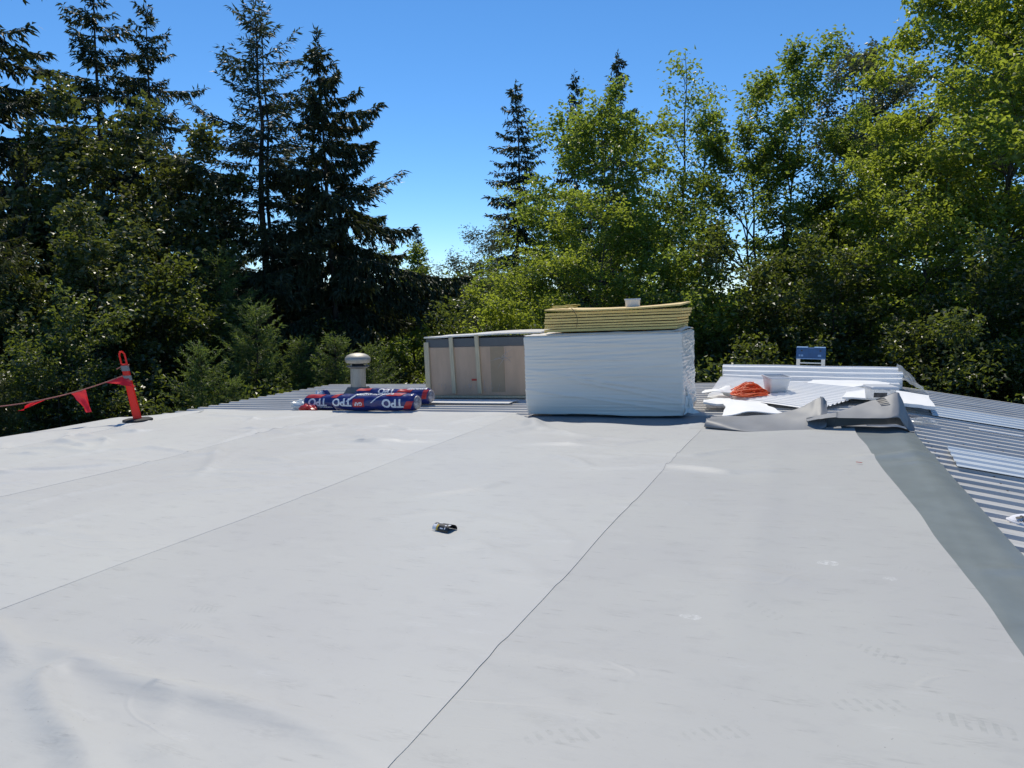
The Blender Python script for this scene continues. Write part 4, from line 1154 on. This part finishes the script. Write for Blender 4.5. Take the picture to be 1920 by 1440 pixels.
for ang in (R(42), R(90), R(138)):
    P = leafshape(0.02, 0.048, ang, 0.050, 0.0125)
    MB().raw([on_cap(*p) for p in P], [tuple(range(len(P)))]).build('emblem_leaf', M['ink'], crown_)
for k in range(2):
    P = [(-0.012, 0.058 - k * 0.006), (0.052, 0.058 - k * 0.006), (0.052, 0.055 - k * 0.006), (-0.012, 0.055 - k * 0.006)]
    MB().raw([on_cap(*p) for p in P], [(0, 1, 2, 3)]).build('emblem_stripe', M['cloth'], crown_)

# ------------------------------------------------------------------ trees
def unit(v):
    return v / (np.linalg.norm(v, axis=-1, keepdims=True) + 1e-9)

def leaf_cloud(name, pos, axis, nrm, L, W, mat_, fold=0.25, droop=0.15):
    nrm = unit(nrm - axis * np.sum(nrm * axis, -1, keepdims=True))
    side = np.cross(nrm, axis)
    L = L[:, None]; W = W[:, None]
    v0 = pos
    v1 = pos + axis * L * 0.45 + side * W * 0.5 + nrm * W * fold
    v2 = pos + axis * L - nrm * L * droop
    v3 = pos + axis * L * 0.45 - side * W * 0.5 + nrm * W * fold
    V = np.stack([v0, v1, v2, v3], 1).reshape(-1, 3)
    Q = np.arange(len(V)).reshape(-1, 4)
    return fast_mesh(name, V, Q, mat_)

def tubes_mesh(name, polys, mat_):
    mb = MB()
    for (p, r, n_) in polys:
        mb.tube(p, r, n_, cap=False)
    me = bpy.data.meshes.new(name)
    me.from_pydata(mb.v, [], mb.f)
    me.materials.append(mat_)
    me.polygons.foreach_set('use_smooth', [True] * len(me.polygons))
    return me

def broadleaf(seed, H, base, Rc, nlimb, per_twig, leaf, mat_, bark, sub=8, twigs=4, prof=1.0, up=0.5, spread=0.16, trunks=1, dead_top=0.0, trunk_r=None, lw=0.62):
    g = np.random.default_rng(seed)
    polys = []
    tw_p = []; tw_d = []; tw_l = []
    trunk_r = trunk_r or 0.011 * H
    for tk in range(trunks):
        th = H * (1 - 0.12 * tk)
        k = 14
        s = np.linspace(0, 1, k)
        off = np.cumsum(g.normal(0, 0.028 * H / k ** 0.5, (k, 2)), 0) * s[:, None]
        a = g.uniform(0, 6.28)
        fan = (0.10 * H if trunks > 1 else 0) * s[:, None] ** 1.2 * np.array([[math.cos(a), math.sin(a)]])
        T = np.concatenate([off + fan, (s * th)[:, None]], 1)
        polys.append((T, trunk_r / trunks ** 0.4 * (1 - 0.93 * s ** 0.9), 7))
        nl = nlimb // trunks
        for i in range(nl):
            u = (i + g.uniform(0, 0.9)) / nl
            tt = base + (1 - base) * u ** 0.95 * (0.98 - dead_top)
            st = np.array([np.interp(tt, s, T[:, c]) for c in range(3)])
            az = i * 2.4 + g.normal(0, 0.4) + tk
            wdt = math.sin(math.pi * (0.16 + 0.80 * u)) ** 0.7
            ln = Rc * (0.25 + 0.75 * wdt) * g.uniform(0.6, 1.18) * prof
            el = up * (0.35 + 0.9 * u) + g.normal(0, 0.14)
            d = np.array([math.cos(az) * math.cos(el), math.sin(az) * math.cos(el), math.sin(el)])
            q = np.linspace(0, 1, 6)
            P = st + d * (ln * q)[:, None]
            P[:, 2] += 0.12 * ln * np.sin(q * 2.6) - 0.10 * ln * q ** 2
            P[1:] += np.cumsum(g.normal(0, 0.035 * ln, (5, 3)), 0)
            r0 = max(0.014, trunk_r * 0.42 * (1 - tt * 0.75) * (ln / Rc) ** 0.5)
            polys.append((P, r0 * (1 - 0.85 * q), 5))
            nb = max(3, int(sub * (0.4 + 0.6 * ln / Rc)))
            for j in range(nb):
                sj = 0.22 + 0.78 * (j + g.uniform(0, 1)) / nb
                sp = np.array([np.interp(sj, q, P[:, c]) for c in range(3)])
                sgn = 1 if j % 2 else -1
                yaw = sgn * g.uniform(0.5, 1.1)
                dd = np.array([d[0] * math.cos(yaw) - d[1] * math.sin(yaw), d[0] * math.sin(yaw) + d[1] * math.cos(yaw), d[2] + g.normal(0.12, 0.3)])
                dd /= np.linalg.norm(dd)
                bl = ln * g.uniform(0.22, 0.42) * (1.15 - 0.5 * sj) + 0.25
                BP = sp + dd * (bl * np.linspace(0, 1, 4))[:, None] + np.concatenate([np.zeros((1, 3)), g.normal(0, 0.04 * bl, (3, 3))])
                polys.append((BP, np.linspace(r0 * 0.4, 0.004, 4), 3))
                for m in range(twigs):
                    c = BP[1 + (m % 3)]
                    td = unit(dd + g.normal(0, 0.55, 3))
                    tw_p.append(c); tw_d.append(td); tw_l.append(g.uniform(0.25, 0.6) * (0.6 + 0.5 * bl))
    tw_p = np.array(tw_p); tw_d = np.array(tw_d); tw_l = np.array(tw_l)
    cnt = g.poisson(per_twig * g.gamma(1.3, 0.77, len(tw_p)))
    idx = np.repeat(np.arange(len(tw_p)), cnt)
    N = len(idx)
    pos = tw_p[idx] + tw_d[idx] * (tw_l[idx] * g.uniform(0, 1.05, N))[:, None] + g.normal(0, spread, (N, 3)) * np.array([1, 1, 0.7])
    ax = unit(g.normal(0, 1, (N, 3)) * np.array([1, 1, 0.55]) + tw_d[idx] * 0.5 + np.array([0, 0, -0.25]))
    nr = unit(g.normal(0, 0.55, (N, 3)) + np.array([0, 0, 0.75]))
    L = leaf * g.uniform(0.6, 1.25, N)
    crown = leaf_cloud('crown', pos, ax, nr, L, L * lw, mat_)
    trunk = tubes_mesh('trunk', polys, bark)
    return trunk, crown, float(np.percentile(pos[:, 2], 99.6))

def conifer(seed, H, Rc, base, mat_, spacing=0.45, per=6, rise=0.1, droop=0.35, shape=0.9, hang=0.3, needle=0.24, nw=0.05, step=0.10, twstep=0.15, tw_len=0.42, lop=0.0, lop_az=0.0, top_clump=0.0, irregular=0.25, trunk_r=None, tipup=0.12, twin=False, skip=0.0):
    g = np.random.default_rng(seed)
    trunk_r = trunk_r or 0.011 * H
    polys = []
    k = 12
    s = np.linspace(0, 1, k)
    off = np.cumsum(g.normal(0, 0.006 * H, (k, 2)), 0) * (s * 0.8)[:, None]
    T = np.concatenate([off, (s * H)[:, None]], 1)
    polys.append((T, trunk_r * (1 - 0.96 * s), 7))
    if twin:
        polys.append((T + np.array([trunk_r * 1.6, 0.2, 0]) * (1 - s * 0.3)[:, None], trunk_r * 0.6 * (1 - 0.96 * s), 6))
    z = base * H
    SP = []; SD = []; SL_ = []       # twig start, direction, length
    while z < H * 0.985:
        u = (z / H - base) / (1 - base)
        nb = max(3, int(per * (1 - 0.4 * u) + g.uniform(-1, 1)))
        a0 = g.uniform(0, 6.28)
        for i in range(nb):
            az = a0 + i * 6.283 / nb + g.normal(0, 0.25)
            if g.uniform() < skip: continue
            prof = (1 - u) ** shape * min(1.0, 0.55 + u * 3.0)
            ln = Rc * prof * max(0.25, 1 + g.normal(0, irregular)) * (1 + lop * math.cos(az - lop_az)) + 0.12
            zz = z + g.uniform(-0.5, 0.5) * spacing
            st = np.array([np.interp(zz / H, s, T[:, 0]), np.interp(zz / H, s, T[:, 1]), zz])
            dh = np.array([math.cos(az), math.sin(az), 0.0])
            m = 9
            q = np.linspace(0, 1, m)
            rs = rise + 0.65 * max(0, u - 0.55)
            dr = droop * (1 - 0.75 * u)
            P = st + dh * (ln * q)[:, None]
            P[:, 2] += ln * (rs * q - dr * q ** 1.6 + tipup * q ** 4)
            P[1:, :2] += np.cumsum(g.normal(0, 0.014 * ln, (m - 1, 2)), 0)
            polys.append((P[::2], np.linspace(max(0.01, trunk_r * 0.17 * (ln / Rc) ** 0.5), 0.004, 5), 3))
            nt_ = max(4, int(ln / twstep))
            sj = np.linspace(0.10, 1.0, nt_)
            tp = np.stack([np.interp(sj, q, P[:, c]) for c in range(3)], -1)
            tg = unit(np.stack([np.interp(sj, q, np.gradient(P[:, c], q)) for c in range(3)], -1))
            sd_ = np.cross(tg, [0, 0, 1.0]); sd_ = unit(sd_)
            tl = np.clip(tw_len * ln * (1.05 - sj) * (0.5 + sj), 0.10, 0.95)
            for sg in (-1, 1):
                d = unit(tg * 0.75 + sg * sd_ * g.uniform(0.55, 1.0, nt_)[:, None] + np.array([0, 0, -hang])[None] * g.uniform(0.3, 1.3, nt_)[:, None] + g.normal(0, 0.12, (nt_, 3)))
                SP.append(tp); SD.append(d); SL_.append(tl * g.uniform(0.6, 1.2, nt_))
            SP.append(tp); SD.append(unit(tg + g.normal(0, 0.15, (nt_, 3)))); SL_.append(np.full(nt_, 0.16))
        z += spacing * g.uniform(0.7, 1.3) * (1 - 0.45 * u)
    # leader
    SP.append(np.stack([np.full(8, T[-1, 0]), np.full(8, T[-1, 1]), np.linspace(H * 0.95, H, 8)], -1)); SD.append(unit(g.normal(0, 0.5, (8, 3)) + np.array([0, 0, 1.0]))); SL_.append(np.full(8, 0.25))
    SP = np.concatenate(SP); SD = np.concatenate(SD); SL_ = np.concatenate(SL_)
    cnt = np.maximum(2, (SL_ / step).astype(int) + 1)
    idx = np.repeat(np.arange(len(SP)), cnt)
    N = len(idx)
    t = g.uniform(0, 1, N)
    pos = SP[idx] + SD[idx] * (SL_[idx] * t)[:, None]
    pos[:, 2] -= hang * 0.35 * (SL_[idx] * t) ** 1.5
    ax = unit(SD[idx] + g.normal(0, 0.45, (N, 3)) + np.array([0, 0, -hang * 0.8]))
    nr = unit(g.normal(0, 0.6, (N, 3)) + np.array([0, 0, 0.5]))
    L = needle * g.uniform(0.55, 1.25, N)
    crown = leaf_cloud('crown', pos, ax, nr, L, np.full(N, nw) * g.uniform(0.7, 1.3, N), mat_, 0.3, 0.12)
    return tubes_mesh('trunk', polys, M['bark']), crown, H

def plant(proto, name, label, cat, x, y, H, yaw=0.0, lean=(0, 0), group=None, wide=1.0, crown_mat=None):
    tm, cm, h0 = proto
    s = H / h0
    o = thing(name, label, cat, (x, y, GROUND), (lean[0], lean[1], yaw), group)
    o.scale = (s * wide, s * wide, s)
    a = link(bpy.data.objects.new('trunk', tm), o)
    b = link(bpy.data.objects.new('crown', cm), o)
    if crown_mat is not None:
        b.material_slots[0].link = 'OBJECT'
        b.material_slots[0].material = crown_mat
    return o

K_spruce = conifer(21, 17.5, 3.6, 0.16, M['needle_fir'], 0.46, 6, 0.22, 0.30, 0.80, 0.45, 0.26, 0.055, 0.065, 0.13, 0.36, irregular=0.42, tipup=0.26, twin=True, skip=0.12)
K_heavy = conifer(27, 16.0, 3.7, 0.34, M['needle_dark'], 0.48, 6, 0.10, 0.62, 1.12, 0.95, 0.28, 0.075, 0.040, 0.105, 0.42, lop=0.30, lop_az=0.0, irregular=0.48, tipup=0.25, skip=0.22)
K_fir = conifer(23, 20.0, 3.5, 0.15, M['needle_dark'], 0.62, 6, 0.12, 0.34, 0.72, 0.60, 0.30, 0.080, 0.062, 0.14, 0.38, irregular=0.42, skip=0.15)
K_spire = conifer(24, 20.0, 3.0, 0.12, M['needle_dark'], 0.55, 6, 0.05, 0.40, 0.85, 0.5, 0.34, 0.10, 0.095, 0.18, 0.44, irregular=0.38)
K_young = conifer(25, 5.0, 1.85, 0.04, M['needle_spruce'], 0.22, 6, 0.28, 0.18, 0.80, 0.05, 0.115, 0.024, 0.032, 0.080, 0.42, irregular=0.18, trunk_r=0.05, tipup=0.15)
K_cedar = conifer(26, 9.0, 2.4, 0.06, M['needle_cedar'], 0.30, 7, 0.18, 0.40, 0.65, 0.75, 0.20, 0.055, 0.07, 0.13, 0.40, irregular=0.2)

B_alder = broadleaf(31, 13.0, 0.20, 4.2, 42, 20, 0.185, M['leaf_alder'], M['bark_grey'], up=0.55, spread=0.19)
B_tall = broadleaf(32, 16.0, 0.28, 3.3, 44, 25, 0.185, M['leaf_alder'], M['bark_grey'], up=0.80, trunks=3, spread=0.18)
B_thin = broadleaf(33, 16.0, 0.34, 1.9, 26, 6.5, 0.19, M['leaf_alder'], M['bark_grey'], sub=6, twigs=3, up=0.8, dead_top=0.10, trunks=1, trunk_r=0.13, spread=0.18)
B_big = broadleaf(34, 18.0, 0.16, 5.2, 52, 31, 0.20, M['leaf_yellow'], M['bark_grey'], sub=10, up=0.55, spread=0.20)
B_shrub = broadleaf(35, 7.5, 0.06, 2.9, 36, 17, 0.17, M['leaf_dark'], M['bark'], up=0.75, trunks=4, spread=0.16)
B_willow = broadleaf(36, 9.6, 0.10, 2.8, 38, 16, 0.15, M['leaf_grey'], M['bark_grey'], up=0.95, trunks=4, spread=0.16, lw=0.36)
B_maple = broadleaf(37, 12.5, 0.16, 3.2, 36, 15, 0.22, M['leaf_maple'], M['bark'], up=0.75, trunks=2, lw=0.8, spread=0.18)
B_bare = broadleaf(38, 12.0, 0.25, 1.8, 26, 0.5, 0.12, M['leaf_maple'], M['bark'], sub=7, up=1.1, trunks=3)

GC, GB, GY = 'tall conifers behind the roof', 'broadleaf trees behind the roof', 'young spruces beyond the left eave'
P = plant
# conifers, left to right
P(K_fir, 'conifer_tree', 'dark drooping conifer cut by the left edge of the photo', 'tree', -28.6, 18.9, 23.0, 0.4, group=GC, wide=1.15)
P(K_fir, 'conifer_tree', 'tall fir at the upper left, its tip cut by the top edge', 'tree', -31.2, 26.5, 21.0, 2.0, group=GC)
P(K_fir, 'conifer_tree', 'narrow fir right of the tallest left fir, tip just inside the frame', 'tree', -28.7, 27.5, 19.5, 4.1, group=GC, wide=0.95)
P(K_spruce, 'conifer_tree', 'feathery spruce with a thin leader and a bare lower trunk', 'tree', -20.0, 24.5, 17.6, 1.0, group=GC, wide=1.22)
P(K_heavy, 'conifer_tree', 'dense blackish drooping conifer at the left side of the open sky gap', 'tree', -17.5, 25.4, 15.9, 0.35, (0, -0.03), GC)
P(K_spire, 'conifer_tree', 'small distant conifer low in the open sky gap', 'tree', -26.8, 48.9, 11.0, 0.0, group=GC, wide=0.9)
P(K_spire, 'conifer_tree', 'distant pointed conifer right of the open sky gap', 'tree', -17.8, 44.9, 19.0, 1.0, group=GC)
P(K_spire, 'conifer_tree', 'distant leaning conifer tip showing above the broadleaf trees', 'tree', -14.4, 46.3, 19.7, 2.2, (0.0, 0.02), GC, 0.7)
P(K_spire, 'conifer_tree', 'distant conifer tip, right one of the two above the broadleaf trees', 'tree', -12.1, 47.2, 20.7, 3.3, group=GC, wide=0.85)
P(K_heavy, 'conifer_tree', 'dark conifer filling the gap behind the feathery spruce', 'tree', -23.0, 30.5, 11.2, 2.5, group=GC)
P(B_maple, 'broadleaf_tree', 'leafy tree showing behind the bare trunk of the blackish conifer', 'tree', -16.2, 29.4, 8.4, 4.0, group=GB, crown_mat=M['leaf_alder'])
P(K_spruce, 'conifer_tree', 'dark spruce between the left firs and the feathery spruce', 'tree', -25.4, 28.5, 11.5, 3.0, group=GC)
# young spruces near the eave
P(K_young, 'young_spruce', 'largest sunlit young spruce left of the vent', 'spruce', -15.2, 17.8, 5.9, 0.3, group=GY)
P(K_young, 'young_spruce', 'young spruce just left of the vent hood', 'spruce', -12.9, 18.4, 5.0, 1.3, group=GY)
P(K_young, 'young_spruce', 'young spruce behind the red post on its right', 'spruce', -14.4, 14.9, 4.9, 2.2, group=GY)
P(K_young, 'young_spruce', 'highest young spruce tip below the dark conifers', 'spruce', -18.1, 19.8, 7.4, 2.9, group=GY)
P(K_young, 'young_spruce', 'young spruce directly behind the vent pipe', 'spruce', -12.2, 19.5, 4.7, 3.7, group=GY)
P(K_young, 'young_spruce', 'young spruce between the two beside the vent', 'spruce', -14.1, 18.7, 4.9, 4.4, group=GY)
P(K_young, 'young_spruce', 'lowest young spruce hugging the bare ribbed eave', 'spruce', -13.7, 15.3, 4.0, 5.2, group=GY)
P(K_cedar, 'cedar_tree', 'olive cedar at the left edge, halfway up the photo', 'tree', -20.3, 13.8, 8.9, 0.5, group=GC)
P(K_cedar, 'cedar_tree', 'low olive cedar at the left edge behind the pennant line', 'tree', -16.4, 10.9, 4.9, 2.5, group=GC)
# broadleaf, left
P(B_maple, 'broadleaf_tree', 'olive leafed tree before the two left firs', 'tree', -23.3, 19.9, 13.0, 0.2, group=GB)
P(B_maple, 'broadleaf_tree', 'olive leafed tree left of the feathery spruce', 'tree', -21.2, 20.8, 12.0, 2.6, group=GB)
P(B_maple, 'broadleaf_tree', 'thin leafed tree at the left below the drooping conifer', 'tree', -24.6, 18.0, 10.9, 4.2, group=GB, wide=0.8)
P(B_bare, 'bare_tree', 'bare twiggy tree against the sky at the far left', 'tree', -24.3, 17.3, 12.7, 1.0, group=GB)
P(B_shrub, 'broadleaf_tree', 'dark leafy tree behind the middle pennant', 'tree', -21.0, 15.4, 8.3, 0.0, group=GB)
P(B_maple, 'broadleaf_tree', 'leafy tree directly behind the red post', 'tree', -19.2, 15.6, 8.6, 1.2, group=GB, wide=1.1)
P(B_shrub, 'broadleaf_tree', 'dark leafy tree between red post and young spruces', 'tree', -18.4, 17.0, 8.2, 2.4, group=GB)
P(B_shrub, 'broadleaf_tree', 'low dark leafy bush left of the red post under the rope', 'tree', -15.8, 12.5, 5.2, 3.4, group=GB)
P(B_shrub, 'broadleaf_tree', 'low dark leafy bush behind the bare ribs of the left eave', 'tree', -17.0, 13.6, 6.2, 5.0, group=GB)
# broadleaf, middle and right
P(B_willow, 'broadleaf_tree', 'grey-green willowy tree right of the sky gap', 'tree', -14.9, 33.1, 9.7, 0.0, group=GB)
P(B_shrub, 'broadleaf_tree', 'bright yellow-green bush above the brown crate', 'tree', -10.6, 24.4, 6.9, 1.0, group=GB, crown_mat=M['leaf_yellow'])
P(B_willow, 'broadleaf_tree', 'grey-green tree behind the left end of the board stack', 'tree', -11.5, 31.2, 10.0, 2.0, group=GB, crown_mat=M['leaf_alder'])
P(B_alder, 'broadleaf_tree', 'broad green tree behind the board stack, under the conifer tips', 'tree', -9.2, 32.1, 14.3, 0.5, group=GB, wide=1.05)
P(B_alder, 'broadleaf_tree', 'lower yellow-green tree right behind the yellow boards', 'tree', -7.6, 27.8, 9.9, 2.5, group=GB, wide=1.1, crown_mat=M['leaf_yellow'])
P(B_thin, 'broadleaf_tree', 'thin sparse tree with a dead bare tip', 'tree', -5.9, 34.5, 16.4, 1.0, group=GB)
P(B_thin, 'broadleaf_tree', 'thin sparse leafy tree right of the one with the dead tip', 'tree', -5.3, 36.9, 15.6, 3.6, group=GB)
P(B_tall, 'broadleaf_tree', 'upright many-stemmed tree right of the thin sparse pair', 'tree', -1.9, 32.9, 16.2, 0.0, group=GB)
P(B_tall, 'broadleaf_tree', 'distant greyish tree between the upright tree and the large right one', 'tree', 2.5, 44.4, 19.0, 2.0, group=GB, crown_mat=M['leaf_grey'])
P(B_tall, 'broadleaf_tree', 'medium tree behind the ladder', 'tree', 0.3, 34.0, 12.6, 4.0, group=GB)
P(B_big, 'broadleaf_tree', 'huge yellow-green tree filling the upper right corner', 'tree', 5.2, 30.3, 18.4, 0.6, group=GB)
P(B_big, 'broadleaf_tree', 'huge tree cut by the right edge of the photo', 'tree', 8.2, 34.0, 21.0, 2.9, group=GB)
P(B_alder, 'broadleaf_tree', 'bright lower tree before the huge right tree', 'tree', 3.3, 29.3, 11.8, 4.4, group=GB, crown_mat=M['leaf_yellow'])
P(B_shrub, 'broadleaf_tree', 'dark bush behind the right end of the wrapped pallet', 'tree', -5.1, 27.2, 8.7, 0.7, group=GB, crown_mat=M['leaf_alder'])
P(B_shrub, 'broadleaf_tree', 'dark bush behind the orange cord', 'tree', -2.4, 27.2, 8.5, 1.9, group=GB)
P(B_shrub, 'broadleaf_tree', 'dark bush right of the ladder', 'tree', 0.9, 28.0, 8.1, 3.0, group=GB)
P(B_shrub, 'broadleaf_tree', 'dark bush behind the bare ribs at the right', 'tree', 4.3, 26.0, 7.6, 4.1, group=GB)
P(B_shrub, 'broadleaf_tree', 'low bush beyond the far roof edge at the right margin', 'tree', 6.9, 26.5, 8.5, 5.3, group=GB)

# undergrowth and the wood behind: masses nobody could count
ug = np.random.default_rng(44)
def clumps(centers, rad, per, leaf):
    c = np.asarray(centers); r = np.asarray(rad)
    idx = np.repeat(np.arange(len(c)), per)
    N = len(idx)
    d = unit(ug.normal(0, 1, (N, 3))) * (ug.uniform(0, 1, N) ** 0.45)[:, None]
    pos = c[idx] + d * r[idx][:, None] * np.array([1, 1, 0.8])
    ax = unit(ug.normal(0, 1, (N, 3)) * np.array([1, 1, 0.6]) + np.array([0, 0, -0.2]))
    nr = unit(ug.normal(0, 0.6, (N, 3)) + np.array([0, 0, 0.7]))
    L = leaf * ug.uniform(0.6, 1.3, N)
    return pos, ax, nr, L
cs_, rs_ = [], []
for k in range(330):
    x = ug.uniform(-27, 9); y = ug.uniform(18.8, 33)
    if x < -13 and ug.uniform() < 0.5: y = ug.uniform(6, 30)
    top = ug.uniform(0.5, 1.0) * (4.2 if y < 22 else 6.0)
    if x > -12.5 and y < 20: continue
    cs_.append((x, y, GROUND + ug.uniform(0.3, 1.0) * top)); rs_.append(ug.uniform(0.6, 1.3))
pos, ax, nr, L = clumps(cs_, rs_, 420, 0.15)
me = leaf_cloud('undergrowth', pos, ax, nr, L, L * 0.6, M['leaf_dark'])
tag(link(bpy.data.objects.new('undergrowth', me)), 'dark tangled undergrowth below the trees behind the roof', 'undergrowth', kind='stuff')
cs_, rs_ = [], []
for k in range(520):
    a = ug.uniform(-1.25, 0.75); d = ug.uniform(46, 75)
    x, y = d * math.sin(a - 0.1), d * math.cos(a - 0.1)
    cs_.append((x, y, GROUND + ug.uniform(0.0, 1) * (6.5 + 0.07 * d) * (0.75 + 0.4 * float(vnoise(a * 9, 0.3, 5))))); rs_.append(ug.uniform(1.5, 2.8))
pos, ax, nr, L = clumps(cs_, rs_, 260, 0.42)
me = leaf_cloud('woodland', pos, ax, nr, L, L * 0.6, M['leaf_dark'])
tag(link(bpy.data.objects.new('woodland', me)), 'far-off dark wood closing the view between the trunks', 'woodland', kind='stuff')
